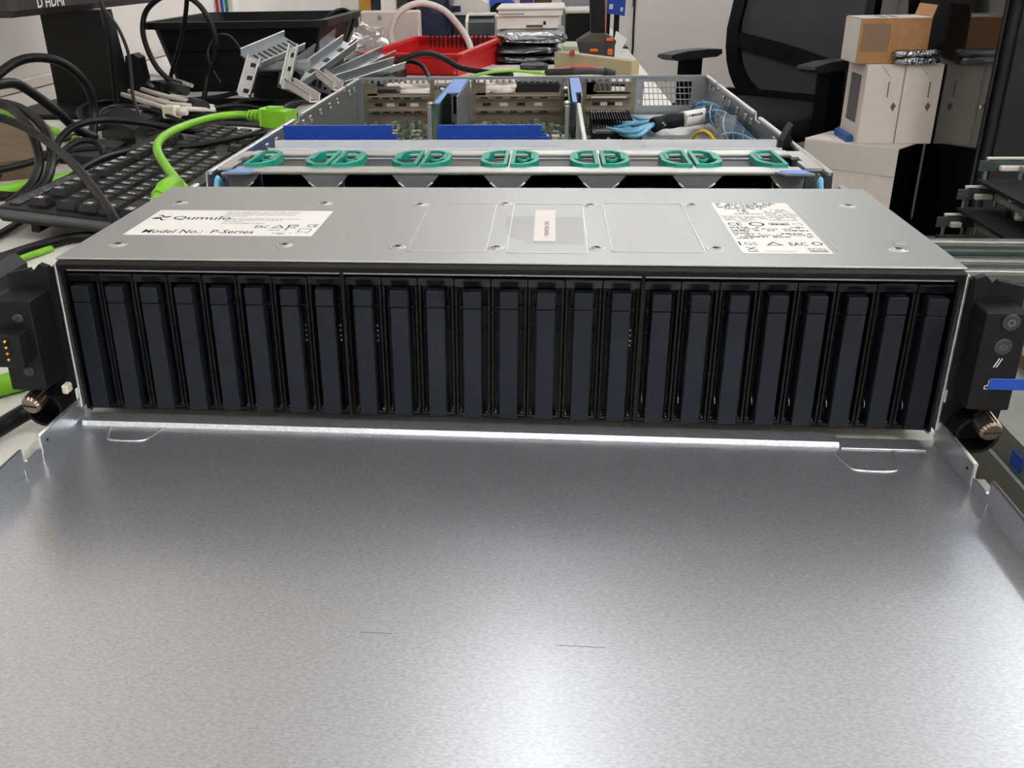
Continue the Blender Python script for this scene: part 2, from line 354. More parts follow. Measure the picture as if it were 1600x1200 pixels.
b = MB().box((-.1335+.019, .053, z-.0001), (-.1138, .064, z)); b.box((-.1290+.0165, .0625, z-.0001), (-.1095-.0010, .0632, z)); b.build('bracket_mark', ink, LB)
for k, y in enumerate((.0527, .0467, .0447)): dashes(LB, -.1235 if k == 0 else -.1215, -.1080 if k == 0 else -.1000, y, .0012, ink_g, .8, k)
# regulatory label
L2 = MB().box((.1209, .0183, 0), (.1632, .1215, .0002)).build('regulatory_label', label_w, S, 'white regulatory label crowded with small print')
for k in range(4): dashes(L2, .1228, .1560-.003*k, .1178-.0038*k, .0022, ink, .9, 20+k)
dashes(L2, .1325, .1370, .1010, .0030, ink, .9, 31); dashes(L2, .1330, .1385, .0980, .0016, ink_g, .9, 32); dashes(L2, .1295, .1450, .0945, .0016, ink_g, .9, 33)
for k in range(5): dashes(L2, .1465, .1585+.001*k, .1040-.0030*k, .0016, ink_g, .8, 40+k)
MB().box((.1210, .0898, z-.0001), (.1630, .0903, z)).build('rule_line', ink_g, L2)
for k in range(4): dashes(L2, .1225, .1608 if k < 3 else .136, .0870-.0028*k, .0012, ink_g, .85, 50+k)
text('CE', .0085, ((.1222, .0700, z), EX, EY), ink, L2, sx=.75, bold=.01)
ring(MB(), [(.1375+.0042*math.cos(a*.5236), .0732+.0042*math.sin(a*.5236)) for a in range(12)], [(.1375+.0030*math.cos(a*.5236), .0732+.0030*math.sin(a*.5236)) for a in range(12)], z-.0001, z).build('round_mark', ink, L2)
ring(MB(), rrect(.1440, .1545, .0712, .0760, .001), rrect(.1443, .1542, .0716, .0756, .0008), z-.0001, z).build('boxed_mark', ink, L2); dashes(L2, .1450, .1538, .0722, .0028, ink, .95, 60)
ring(MB(), [(.1588+.0026*math.cos(a*.5236), .0735+.0028*math.sin(a*.5236)) for a in range(12)], [(.1588+.0022*math.cos(a*.5236), .0735+.0024*math.sin(a*.5236)) for a in range(12)], z-.0001, z).build('round_mark', ink_g, L2)
for k in range(8): dashes(L2, .1222, .1612 if k not in (3, 7) else .131, .0655-.0031*k, .0018, ink_g if k % 2 else ink, .7, 70+k)
text('GS', .0075, ((.1240, .0322, z), EX, EY), ink, L2, sx=.75); MB().box((.1218, .0318, z-.0001), (.1226, .0385, z)).build('bar_mark', ink, L2)
ring(MB(), [(.1345, .0320), (.1430, .0320), (.1388, .0385)], [(.1360, .0328), (.1415, .0328), (.1388, .0368)], z-.0001, z).build('triangle_mark', ink, L2)
text('EAC', .0082, ((.1458, .0318, z), EX, EY), ink, L2, sx=.58, bold=.012)
ring(MB(), rrect(.1572, .1622, .0330, .0385, .002), rrect(.1580, .1614, .0338, .0377, .0014), z-.0001, z).build('round_mark', ink, L2)
b = MB(); b.bar((.1240, .0232, z-.00005), (.1285, .0290, z-.00005), .0007, .0001); b.bar((.1285, .0232, z-.00005), (.1240, .0290, z-.00005), .0007, .0001); b.box((.1238, .0205, z-.0001), (.1288, .0216, z)); b.build('bin_mark', ink, L2)
text('Intel Corporation', .0028, ((.1320, .0206, z), EX, EY), ink, L2, sx=.72)
b = MB(); rn = random.Random(3); x = .1530
while x < .1618:
    wd = rn.choice((.0002, .0004, .0005)); b.box((x, .0205, z-.0001), (x+wd, .0245, z)); x += wd+rn.choice((.0002, .0003))
b.build('barcode', ink_g, L2); dashes(L2, .1530, .1615, .0258, .0014, ink_g, .9, 90)
# serial sticker under clear film
MB().prism([(.0040, .087), (.0452, .087), (.0452, .0315), (.0175, .0315), (.0066, .046), (.0040, .070)], 'z', .00002, .00008).build('clear_film', film, S, 'clear protective film over the serial sticker')
L3 = MB().box((.0197, .036, .0001), (.0310, .1012, .0003)).build('serial_sticker', label_s, S, 'small pale serial number sticker')
text('SI4D17BCB400A', .0034, ((.0252, .0760, .00034), (0, -1, 0), (1, 0, 0)), ink, L3, sx=1.28)
# front frame of the drive bay
MB().box((-W+.0005, -.0045, -.0040), (W-.0005, .004, -.0012), .0012).build('bay_top_bar', satin, S)
MB().box((-W+.0005, -.0015, -.0068), (W-.0005, .004, -.0041)).build('bay_frame', blackp, S)
for x0, x1 in ((-.212, -.0732), (-.0715, .0715), (.0732, .212)):
    MB().box((x0, -.0022, -.0066), (x1, .0015, -.0058), .0002).build('bay_strip', steel, S)
MB().box((-W+.002, .004, -.0855), (W-.002, .06, -.0840), .0004).build('bay_floor', blackp, S)
for x in (-.0723, .0723): MB().box((x-.0007, -.002, -.0838), (x+.0007, .06, -.0050), .0003).build('bay_divider', blackp, S)
for sx in (-1, 1): MB().box((sx*(W-.0002), -.003, -.0820), (sx*(W+.0012), .003, -.0030), .0004).build('edge_strip', steel_b, S)
for sx in (-1, 1): MB().box((sx*(W-.0013), -.0008, -.0838), (sx*(W-.0026), .06, -.0068)).build('bay_side', blackp, S)
MB().box((-W+.002, .062, -.0855), (W-.002, .064, -.004)).build('backplane', pcb, S)
# drives
def make_drive():
    d = thing('drive_carrier', 'black hot-swap drive carrier slotted upright in the server bay', 'drive carrier', (0, 0, 0), 'hot-swap drive carriers in the server front bay', local=True)
    hw = .0087; z0, z1 = -.0835, -.0078; f = MB()
    f.prism([(.0035, z1-.006), (.0025, z1-.0018), (.005, z1), (.02, z1), (.02, z1-.006)], 'x', -hw, hw)
    for s in (-1, 1): f.box((s*hw, .0030, z0), (s*(hw-.0013), .02, z1-.0059), .0003)
    f.box((-hw, .0030, z0), (hw, .02, z0+.0012), .0002)
    f.build('frame', framem, d)
    MB().box((-hw+.0008, .0018, z1-.0022), (hw-.0008, .0030, z1-.0014), .0003).build('top_lip', dkgrey, d)
    MB().box((-hw+.0013, .010, z0+.0012), (hw-.0013, .060, z1-.0055)).build('caddy_body', deep, d)
    for s in (-1, 1):
        MB().box((s*.0064, .0055, z0+.004), (s*.0060, .0102, z1-.010), .0001).build('guide_rib', framem, d)
        MB().box((s*.0068, .0060, -.0262), (s*.0048, .0101, -.0250), .0002).build('stop_lug', framem, d)
        MB().box((s*.0068, .0065, -.0380), (s*.0054, .0101, -.0372), .0002).build('stop_lug', framem, d)
    MB().box((-.0045, -.0015, -.0235), (.0045, .0099, -.0150), .0004).build('release_button', panelm, d)
    MB().box((-.0045, -.0013, -.0825), (.0045, .0099, -.0239), .0004).build('latch_panel', panelm, d)
    MB().box((-.0042, .0023, -.0121), (.0042, .0032, -.0116), .0001).build('air_slot', deep, d)
    for s in (-1, 1): MB().box((s*.0071, .0045, -.0822), (s*.0064, .0095, -.0815), .0001).build('pin', steel, d)
    return d
ORD = 'first second third fourth fifth sixth seventh eighth ninth tenth eleventh twelfth thirteenth fourteenth fifteenth sixteenth seventeenth eighteenth nineteenth twentieth twenty-first twenty-second twenty-third twenty-fourth'.split()
d0 = make_drive(); pitch = .01795; rd = random.Random(5); drives = []
for g in range(3):
    for k in range(8):
        x = (g-1)*.1447 + (k-3.5)*pitch
        o = d0 if not drives else copy_tree(d0)
        o.location = (x, 0, rd.uniform(-.0002, .0002)); drives.append(o)
        o['label'] = 'black hot-swap drive carrier, %s from the rack ear with the power button' % ORD[24-len(drives)]
tick = MB()  # pale ticks paint the tiny glints in the gaps between carriers
for k in range(4): tick.box((.0050, .0060, -.0360-.0027*k), (.0060, .0098, -.0364-.0027*k))
for q, i in enumerate((6, 7, 8, 15, 18, 19)):
    tk = tick.build('glint_mark', steel_b, drives[i]) if q == 0 else tk.copy()
    if q: COL.objects.link(tk); tk.parent = drives[i]
hk = MB().tube(smooth([(-.0060, .008, -.0685), (-.0062, .003, -.0700), (-.0060, .0026, -.0730), (-.0060, .008, -.0745)], 4), .0003, 6)
for q, i in enumerate(range(16, 24)):
    if q == 0: h0 = hk.build('wire_clip', nickel, drives[i])
    else: h = h0.copy(); COL.objects.link(h); h.parent = drives[i]
# rack ears
for sx in (-1, 1):
    E_ = MB(); yf = -.0290 if sx < 0 else -.0240
    E_.prism([(sx*.2184, -.0030), (sx*.2225, -.0015), (sx*.2255, -.0045), (sx*.2275, -.0060), (sx*.2285, -.0040), (sx*.240, -.0065), (sx*.2405, -.0135), (sx*.2425, -.0625), (sx*.2405, -.0835), (sx*.2184, -.0835)], 'y', -.0085, -.0045)
    E_.box((sx*.2184, -.0045, -.0835), (sx*.2200, .045, -.0045), .0003)
    ear = E_.build('rack_ear', black, S)
    xm0, xm1, zt, zb = .2192, .2375, -.0135, -.0605
    MB().box((sx*xm0, yf, zb), (sx*xm1, -.0086, zt), .0006).build('panel_housing', black, ear)
    if sx < 0:
        MB().box((-.2370, yf-.010, -.0440), (-.2222, yf-.0001, -.0275), .0005).build('connector_block', black, ear)
        for k in range(4): MB().lathe([(.0008, 0), (.0008, .0012), (.0004, .0016)], (-.2285, yf-.0102, -.0300-.0031*k), (0, -1, 0), 10).build('gold_contact', gold, ear)
        for zz in (-.0225, -.0500): MB().lathe([(.0027, 0), (.0027, .0006), (.0012, .0008)], (-.2262, yf, zz), (0, -1, 0), 18).build('screw', dkgrey, ear)
        MB().box((-.2200, -.0150, -.0690), (-.2165, -.009, -.0640), .0008).build('cream_clip', cream, ear)
    else:
        p = OY(1580, 504, yf); q = OY(1567, 542, yf)
        for c, nm in ((p, 'power_button'), (q, 'locator_button')):
            bt = MB().lathe([(.0040, 0), (.0038, .0006), (.0030, .0007)], (c.x, yf, c.z), (0, -1, 0), 24).build(nm, dkgrey, ear)
            if nm == 'power_button':
                ring(MB(), [(1.7e-3*math.cos(a*.393), 1.7e-3*math.sin(a*.393)) for a in range(16)], [(1.0e-3*math.cos(a*.393), 1.0e-3*math.sin(a*.393)) for a in range(16)], 0, .0001, Matrix(((1, 0, 0, c.x), (0, 0, -1, yf-.0007), (0, 1, 0, c.z), (0, 0, 0, 1)))).build('power_mark', inkd, bt)
            else: text('ID', .0036, ((c.x, yf-.00075, c.z-.0012), EX, (0, 0, 1)), inkd, bt, align='CENTER')
        for dx in (0, .0012):
            c = OY(1558, 567, yf); MB().bar((c.x-.0012+dx, yf-.0001, c.z-.0022), (c.x+.0006+dx, yf-.0001, c.z+.0022), .0001, .0004, (1, 0, 0)).build('slash_mark', inkw, ear)
        c = OY(1547, 601, yf); b = MB(); Mx = Matrix(((1, 0, 0, c.x), (0, 0, -1, yf), (0, 1, 0, c.z), (0, 0, 0, 1)))
        for ux, uz in ((0, .0014), (-.0014, -.0014), (.0014, -.0014)): ring(b, rrect(ux-.0010, ux+.0010, uz-.0009, uz+.0009, .0001), rrect(ux-.0007, ux+.0007, uz-.0006, uz+.0006, .00005), 0, .0001, Mx)
        b.box((-.0015, -.0001, 0), (.0015, .0001, .0001), 0, Mx); b.build('network_mark', inkw, ear)
        MB().box((.2262, yf-.0006, -.0500), (.2462, yf-.0001, -.0445), .0002).build('blue_tab', blue, ear, 'blue tape tab')
    # latch loop and thumb screw
    xc, zc = sx*.2300, -.0745
    lp = MB(); arc = [(math.radians(a)) for a in range(-150, 151, 20)]
    for yy, rr in ((-.004, .0085), (-.018, .0085)):
        pass
    ring(lp, [(xc+sx*-.0015+.0100*math.cos(a*math.pi/10), zc+.0095*math.sin(a*math.pi/10)-.001) for a in range(20)], [(xc+sx*-.0015+.0084*math.cos(a*math.pi/10), zc+.0080*math.sin(a*math.pi/10)-.001) for a in range(20)], .006, .020, Matrix(((1, 0, 0, 0), (0, 0, -1, 0), (0, 1, 0, 0), (0, 0, 0, 1))))
    lp.build('latch_loop', blackp, ear)
    ts = MB(); n = 24; prof = []
    ts.lathe([(.0034, -.002), (.0034, .012)], (xc, -.008, zc+.006), (sx*.12, -.9, -.22), 10)
    ts.build('screw_shank', nickel_w, ear)
    hd = MB(); ax = Vector((sx*.12, -.9, -.22)).normalized(); u = Vector((1, 0, 0)); u = (u-ax*u.dot(ax)).normalized(); w_ = ax.cross(u); c0 = Vector((xc, -.0170, zc+.0065))
    vs = []
    for h, rr in ((0, .0052), (.009, .0052), (.0105, .0044)):
        for k in range(36): r_ = rr*(1 if k % 2 else .92); a = 2*math.pi*k/36; vs.append(c0+ax*h+(u*math.cos(a)+w_*math.sin(a))*r_)
    hd.add(vs, [(i*36+k, i*36+(k+1) % 36, (i+1)*36+(k+1) % 36, (i+1)*36+k) for i in range(2) for k in range(36)]+[tuple(range(72, 108)), tuple(range(36))[::-1]])
    th = hd.build('thumb_screw', nickel_w, ear, 'knurled nickel thumb screw')
    MB().bar(c0+ax*.0105-u*.004, c0+ax*.0105+u*.004, .0011, .0006, ax).build('driver_slot', ink, th)
MB().box((.2178, -.004, -.0665), (.2192, .004, -.0600), .0003).build('side_clip', steel_b, S)
MB().box((-.2178, -.006, -.0760), (-.2170, -.003, -.0700), .0002).build('side_clip', white, S)
# fan cage
fy0, fy1 = .2140, .2920; fx = [-.1925+.0637*k for k in range(7)]
C = MB().box((-.196, fy0, -.0035), (.196, fy0+.018, -.0008), .0008).build('fan_cage', steel_b, S)
MB().box((-.200, fy1-.016, -.0030), (.200, fy1, -.0006), .0008).build('cage_rear_rail', steel_b, C)
for k, x in enumerate(fx):
    wt, wb = (.0165, .0058)
    pl = [(x-wt, -.0036), (x+wt, -.0036), (x+wb, -.016), (x+wb, -.07), (x+wt, -.0855), (x-wt, -.0855), (x-wb, -.07), (x-wb, -.016)]
    if k == 0: pl = [(max(px_, x-.006), pz_) for px_, pz_ in pl]
    if k == 6: pl = [(min(px_, x+.006), pz_) for px_, pz_ in pl]
    MB().prism(pl, 'y', fy0+.001, fy0+.002).build('cage_web', cage_g, C)
    for s in (-1, 1):
        if (k == 0 and s < 0) or (k == 6 and s > 0): continue
        MB().tube([(x+s*.0120, fy0+.0008, -.0085), (x+s*.0066, fy0+.0008, -.0135)], .0008, 6).build('pressed_rib', steel_b, C)
    MB().box((x-.0005, fy0+.002, -.0855), (x+.0005, fy1, -.0012)).build('cage_divider', steel_b, C)
for sx in (-1, 1):
    lt = MB().prism([(sx*.176, .2135), (sx*.181, .2050), (sx*.200, .2050), (sx*.1955, .2180), (sx*.178, .2185)], 'z', -.0016, -.0004).build('cage_latch', steel_b, C)
    MB().prism([(sx*.1785, .2125), (sx*.1825, .2062), (sx*.198, .2062), (sx*.1950, .2160), (sx*.180, .2160)], 'z', -.0004, .0001).build('blue_sticker', bluel, lt)
    MB().prism([(sx*.199, .228), (sx*.210, .228), (sx*.210, .290), (sx*.199, .290), (sx*.199, .268), (sx*.203, .268), (sx*.203, .252), (sx*.199, .252)], 'z', -.0030, -.0010).build('side_plate', steel_b, C)
    MB().box((sx*.197, .222, -.05), (sx*.1985, .232, -.004)).build('latch_arm', dkgrey, C)
    MB().tube(smooth([(sx*.2065, .205, -.03), (sx*.206, .212, -.012), (sx*.207, .22, -.010), (sx*.207, .232, -.03)], 5), .0042, 8, flat=.5).build('blue_ribbon_cable', cabblue, C)
for k in range(6):
    xa, xb = fx[k]+.0012, fx[k+1]-.0012; xm = (xa+xb)/2
    F = thing('fan_module', 'dark cooling fan with green pull handles, %s in its row from the keyboard side' % ('first', 'second', 'third', 'fourth', 'fifth', 'sixth')[k], 'fan', (xm, (fy0+fy1)/2, -.085), 'cooling fans across the server')
    h = MB(); y0, y1 = fy0+.0185, fy1-.0165
    h.box((xa, y0, -.0060), (xb, y1, -.0042), .0005)
    ring(h, [(xm+.0302*math.cos(a*math.pi/12), -.045+.0302*math.sin(a*math.pi/12)) for a in range(24)], [(xm+.0285*math.cos(a*math.pi/12), -.045+.0285*math.sin(a*math.pi/12)) for a in range(24)], -y1, -y0, Matrix(((1, 0, 0, 0), (0, 0, -1, 0), (0, 1, 0, 0), (0, 0, 0, 1))))
    h.box((xa, y0, -.085), (xb, y1, -.0765))
    h.build('housing', dkgrey if k % 2 else mat('fan_shell_%d' % k, (62, 57, 52), .4, 0, (80, .06)), F)
    MB().lathe([(.011, 0), (.011, .012), (.008, .014)], (xm, y0+.016, -.045), (0, -1, 0)).build('hub', blackp, F)
    for q in range(7):
        a = 2*math.pi*q/7+k; e = Vector((math.cos(a), 0, math.sin(a))); tn = Vector((-math.sin(a), 0, math.cos(a))); c = Vector((xm, y0+.010, -.045))
        MB().add([c+e*.0105+tn*-.005+Vector((0, .004, 0)), c+e*.0275+tn*-.009+Vector((0, .005, 0)), c+e*.0278+tn*.006+Vector((0, -.005, 0)), c+e*.0105+tn*.004+Vector((0, -.004, 0)),
                  c+e*.0105+tn*-.005+Vector((0, .005, 0)), c+e*.0275+tn*-.009+Vector((0, .006, 0)), c+e*.0278+tn*.006+Vector((0, -.004, 0)), c+e*.0105+tn*.004+Vector((0, -.003, 0))],
                 [(0, 1, 2, 3), (7, 6, 5, 4), (0, 4, 5, 1), (1, 5, 6, 2), (2, 6, 7, 3), (3, 7, 4, 0)]).build('blade', blackp, F)
    MB().box((xa, y1-.003, -.0765), (xb, y1-.001, -.0062)).build('black_backing', blackp, F)  # black plate added behind the open fan so it looks dark
    for s in (-1, 1):
        xe = xa if s < 0 else xb; ya, yb = fy0+.0165, fy1-.0100
        def dshape(m_):
            w_ = .0195-m_*1.4; x0 = xe+(-s)*0
            pts = [(0+m_, ya+m_), (w_*.55, ya+m_), (w_*.85, ya+m_+.006), (w_, ya+.014+m_*.4), (w_, yb-.014-m_*.4), (w_*.85, yb-m_-.006), (w_*.55, yb-m_), (0+m_, yb-m_)]
            return [(xe-s*p[0], p[1]) for p in pts]
        g = MB(); ring(g, dshape(0), dshape(.0026), -.0042, .0012)
        hd = g.build('handle', greenf, F)
        MB().box((xe-s*.0165, ya+.016, .0008), (xe-s*.0138, yb-.016, .0019), .0004).build('finger_grip', greenf, hd)
        if s < 0:
            MB().lathe([(.0052, 0), (.0052, .003), (.0032, .0035)], (xe-s*.0085, yb-.020, -.0042), n=16).build('boss', greenf, hd)
            MB().lathe([(.0028, 0), (.0026, .0008)], (xe-s*.0085, yb-.020, -.0007), n=12).build('screw', blackp, hd)
MB().box((-.2, fy1+.0005, -.0062), (.2, fy1+.0015, -.0032)).build('cage_lip', steel_b, C)
# clear air duct
A = thing('air_duct', 'clear plastic air duct strip running along the fan row', 'air duct', (0, .312, -.03))
MB().box((-.193, .2995, -.030), (.199, .3010, -.0005), .0003).build('front_panel', clear, A)
MB().box((-.193, .3200, -.030), (.199, .3215, .0022), .0003).build('rear_panel', clear, A)
MB().box((-.193, .3011, -.0100), (.199, .3199, -.0088), .0003).build('top_panel', clear, A)
for x in (-.15, -.02, .014, .1): MB().box((x, .3011, -.0087), (x+.001, .3199, -.002), .0002).build('rib', clear, A)
MB().box((-.0195, .3011, -.004), (.0135, .3199, -.003), .0003).build('label_window', clear, A)
# motherboard and inside
B = MB().box((-.213, .33, -.064), (.120, .785, -.0624)).build('motherboard', pcb, S)
for x in (-.2, -.05, .1):
    for y in (.36, .74): MB().cyl((x, y, -.0858), (x, y, -.064), .003, n=8).build('standoff', nickel, B)
b = MB(); b2 = MB(); b3 = MB(); rn = random.Random(11)
for i in range(2200):
    x = rn.uniform(-.21, .115); y = rn.uniform(.43, .782); s = rn.uniform(.0015, .006); h = rn.choice((.001, .003, .005, .008, .011))
    (b, b2, b3)[rn.randrange(3)].box((x, y, -.0624), (x+s, y+s*rn.uniform(.5, 2), -.0624+h))
for m_, q in ((chip, b), (nickel, b2), (pcb, b3)): q.build('board_components', m_, B)['kind'] = 'stuff'
for k in range(4): MB().box((.0045+.012*k, .66, -.0624), (.0135+.012*k, .672, -.052), .0005).build('connector', label_w, B)
for k in range(6): MB().box((-.205+.014*k, .50, -.0624), (-.198+.014*k, .60, -.050), .0006).build('memory_slot', cream if k % 2 else chip, B)
for x0, x1, lb in ((-.2100, -.1120, 'blue plastic air baffle beside the side wall next to the keyboard'), (-.0720, .0200, 'blue plastic air baffle standing in the middle of the server')):
    f_ = MB().prism([(x0, -.0620), (x1+.004, -.0620), (x1+.004, -.008), (x1, -.008), (x1, -.0005), (x0, -.0005)], 'y', .4100, .4118)
    f_.box((x0, .4118, -.003), (x1, .4220, -.0018), .0003)
    for k in range(5): f_.box((x0+.012+.019*k, .4085, -.0128), (x0+.022+.019*k, .4100, -.0100), .0004)
    tag(f_.build('air_baffle', blue), lb, 'air baffle', 'blue air baffles')
def riser(x, xs, pol, lb, s):
    R_ = thing('riser_card', lb, 'riser card', (x, .68, -.062), 'riser cards')
    MB().prism(pol, 'z', -.0035, -.0022).build('blue_handle', bluel, R_)
    MB().box((xs-.0006, pol[0][1]+.06, -.0622), (xs+.0006, .783, -.0036)).build('bracket', steel, R_)
    MB().box((x-.0006, .572, -.0622), (x+.0006, .765, -.0042)).build('card', pcb, R_)
    for k, yy in enumerate((.575, .66, .735)): MB().box((x-.0046, yy, -.030+.004*k), (x-.0007, yy+.03, -.012+.003*k), .0005).build('socket', blackp, R_)
    for yy in (.58, .70): MB().lathe([(.003, 0), (.003, .004), (.0015, .005)], (x-.0030, yy, -.008), (0, -.2, 1), 12).build('captive_screw', nickel, R_)
    MB().box((x-.0046, .568, -.055), (x-.0006, .5715, -.006), .0004).build('front_post', steel_b, R_)
riser(-.0955, -.0745, [(-.0925, .565), (-.0870, .565), (-.0870, .648), (-.0745, .650), (-.0745, .778), (-.0925, .778)], 'riser card with light blue handle beside the blank slot window and first baffle', 1)
riser(.0462, .0600, [(.0490, .570), (.0535, .570), (.0535, .645), (.0606, .645), (.0606, .780), (.0490, .780)], 'riser card with light blue handle beside the finned storage module', 1)
tag(MB().box((.0530, .345, -.0060), (.0572, .566, -.0030), .0008).box((.0532, .345, -.0624), (.0570, .349, -.0060)).box((.0532, .562, -.0624), (.0570, .566, -.0060)).build('support_bar', steel_b), 'narrow pale metal support bar running from air duct to riser card', 'bar')
# rear wall
RW = MB().box((-W, D-.0013, -.0045), (W, D+.001, -.001), .0005).build('rear_wall', steel, S)
def rbox(x0, x1, z0, z1, m=steel, nm='rear_bar', dy=0): return MB().box((x0, D-.0012+dy, z0), (x1, D+dy, z1)).build(nm, m, RW)
rbox(-W, -.2090, -.0868, -.0045); rbox(.2068, W, -.0868, -.0045)
rbox(-.2090, .2068, -.0868, -.058)
for x0, x1 in ((-.2090, -.1180), (-.0720, .0440), (.0640, .1300)):
    rbox(x0, x0+.006, -.058, -.0045, bronze, 'slot_post'); rbox(x1-.006, x1, -.058, -.0045, bronze, 'slot_post')
    for z_ in (-.0240, -.0410): 
        MB().box((x0+.006, D-.007, z_-.003), (x1-.006, D, z_+.001), .0004).build('slot_bar', bronze, RW)
        for k in range(5):
            xx = x0+.012+(x1-x0-.024)*k/5
            MB().box((xx, D-.0074, z_-.0026), (xx+.009, D-.0071, z_-.0006)).build('slot_notch', label_s if x0 > .05 else ink, RW)  # pale dashes on the last group paint light showing through the notches
    n = int((x1-x0)/.0075)
    for k in range(n): 
        xx = x0+(x1-x0)*k/n; MB().box((xx, D-.006, -.0080), (xx+.0030, D-.0013, -.0046)).build('top_tooth', steel, RW)
    rbox(x0+.006, x1-.006, -.0585, -.0412, bronze, 'slot_plate')
    rbox(x0+.006, x1-.006, -.0400, -.0280, bronze, 'slot_plate', .0013); rbox(x0+.006, x0+.018, -.0230, -.0080, bronze, 'slot_plate')
    for k in range(4): xx = x0+.014+(x1-x0-.03)*k/4; MB().box((xx, D-.0001, -.0365), (xx+.010, D+.0011, -.0325)).build('slot_window', label_s if k % 2 else ink, RW)
    rbox(x0+.006, x1-.006, -.0230, -.0205, bronze, 'slot_plate')
# perforated blanking cover in the slot next to the PSU
bl = MB(); bl.box((.070, D-.0012, -.0105), (.124, D, -.0080)); bl.box((.070, D-.0012, -.0225), (.124, D, -.0190)); bl.box((.070, D-.0012, -.019), (.079, D, -.0105)); bl.box((.117, D-.0012, -.019), (.124, D, -.0105))
for k in range(6): bl.bar((.082+.006*k, D-.0006, -.0190), (.0795+.006*k, D-.0006, -.0105), .0012, .0012, (0, 1, 0))
bl.build('slot_cover', bronze, RW)
for x in (-.112, -.104): pass
rbox(-.1180, -.0720, -.058, -.0200); MB().box((-.0950, D-.0030, -.046), (-.0800, D-.0013, -.024), .0005).build('port_opening', blackp, RW)
for k in range(3): MB().box((-.1120, D-.003, -.027-.009*k), (-.1040, D-.0013, -.021-.009*k), .0004).build('port_shield', steel_b, RW)
rbox(-.1180, -.0720, -.0200, -.0170); [rbox(-.1150+.010*k, -.1138+.010*k, -.017, -.0045) for k in range(5)]
rbox(.0440, .0640, -.058, -.0045)
# PSU grille
x0, x1, z0, z1 = .1395, .1930, -.0365, -.0085
rbox(.1300, x0, -.058, -.0045); rbox(x1+.004, .2068, -.058, -.0045); rbox(x0, x1+.004, z1, -.0045); rbox(x0, x1+.004, -.058, z0)
for k in range(11): MB().bar((x0+(x1-x0)*k/10+.0035, D-.0006, z0), (x0+(x1-x0)*k/10-.0005, D-.0006, z1), .0008, .0010, (0, 1, 0)).build('grille_bar', steel, RW)
for k in range(1, 4): MB().box((x0-.001, D-.0011, z0+(z1-z0)*k/4-.0005), (x1+.004, D-.0001, z0+(z1-z0)*k/4+.0005)).build('grille_bar', steel, RW)
for xx in (.1345, .2000):
    for zz in (-.012, -.032): MB().lathe([(.0022, 0), (.0020, .001)], (xx, D-.0013, zz), (0, -1, 0), 12).build('screw', nickel, RW)
PS = MB().box((.1250, .585, -.0855), (.2110, .780, -.046), .0008).build('power_supply_cover', plate, S)
for k in range(7): MB().box((.1340+.0035*k, .64, -.0459), (.1360+.0035*k, .70, -.0455)).build('vent_slat', label_w, PS)
MB().box((.150, .60, -.0459), (.158, .603, -.0456)).build('cover_slot', ink, PS)
# storage module with finned heat sink
H = thing('storage_module', 'black finned storage controller module beside the power supply cover', 'circuit module', (.1, .7, -.06))
MB().box((.066, .60, -.0620), (.1235, .775, -.0604)).build('board', pcb, H)
MB().box((.074, .655, -.0603), (.1225, .765, -.048), .0006).build('heat_sink_base', blackp, H)
for k in range(16): MB().box((.0745+.0030*k, .690, -.0479), (.0756+.0030*k, .764, -.038), .0002).build('fin', blackp, H)
MB().box((.078, .660, -.0479), (.098, .676, -.0470), .0003).build('label_plate', dkgrey, H)
for k in range(3): MB().box((.068+.019*k, .604, -.0603), (.082+.019*k, .64, -.052), .0006).build('cable_socket', chip if k else pcb, H)
# data cable bundle
K = thing('data_cable_bundle', 'light blue data cable bundle with black sleeve and barcode tag', 'cable bundle', OZ(1050, 190, -.035))
ends = [((938, 190), -.05), ((962, 193), -.05), ((945, 200), -.05), ((985, 184), -.048), ((1003, 186), -.048), ((960, 208), -.052)]
mid = OZ(1028, 192, -.034)
for i in range(18):
    (ex, ey), ez = ends[i % 6]; rn = random.Random(i)
    j = lambda a: Vector((rn.uniform(-a, a), rn.uniform(-a, a), rn.uniform(-a, a)))
    p0 = OZ(ex, ey, ez)+j(.002); p1 = OZ((ex+1028)/2, (ey+205)/2+rn.uniform(-8, 6), -.042)+j(.001)
    MB().tube(smooth([p0, p1, mid+j(.003), mid+(OZ(1064, 187, -.032)-mid)*.4+j(.003)], 6), .0023, 7).build('strand', cabblue, K)
MB().tube(smooth([OZ(1020, 196, -.036), OZ(1040, 190, -.033), OZ(1068, 187, -.031)], 6), [.0078+.0006*math.sin(q) for q in range(13)], 14).build('sleeve', sleeve, K)
MB().tube(smooth([OZ(1066, 187, -.031), OZ(1090, 183, -.030), OZ(1107, 180, -.030)], 6), .0086, 16).build('barcode_tag', label_w, K, 'white barcode tag')
b = MB(); rn = random.Random(2)
c0 = OZ(1073, 182, -.0218); c1 = OZ(1100, 177, -.0208)
for q in range(16):
    t_ = q/16; p = c0.lerp(c1, t_); b.bar(p+Vector((0, -.0010, -.0009)), p+Vector((0, .0022, .0008)), rn.choice((.0004, .0007, .0010)), .0006, (0, -.3, 1))
b.build('barcode', ink, K)
for dz in (0,):
    MB().tube(smooth([OZ(1104, 181, -.030), Vector((.193, .688, -.0270)), Vector((.2030, .655, -.0265)), Vector((.2045, .590, -.0265)), Vector((.2045, .50, -.0265)), Vector((.2045, .40, -.030)), Vector((.2045, .335, -.040))], 6), .0090, 14).build('braided_run', braid, K)
brun = smooth([OZ(1104, 181, -.030), Vector((.193, .688, -.0270)), Vector((.2030, .655, -.0265)), Vector((.2045, .590, -.0265)), Vector((.2045, .50, -.0265)), Vector((.2045, .40, -.030)), Vector((.2045, .335, -.040))], 14)
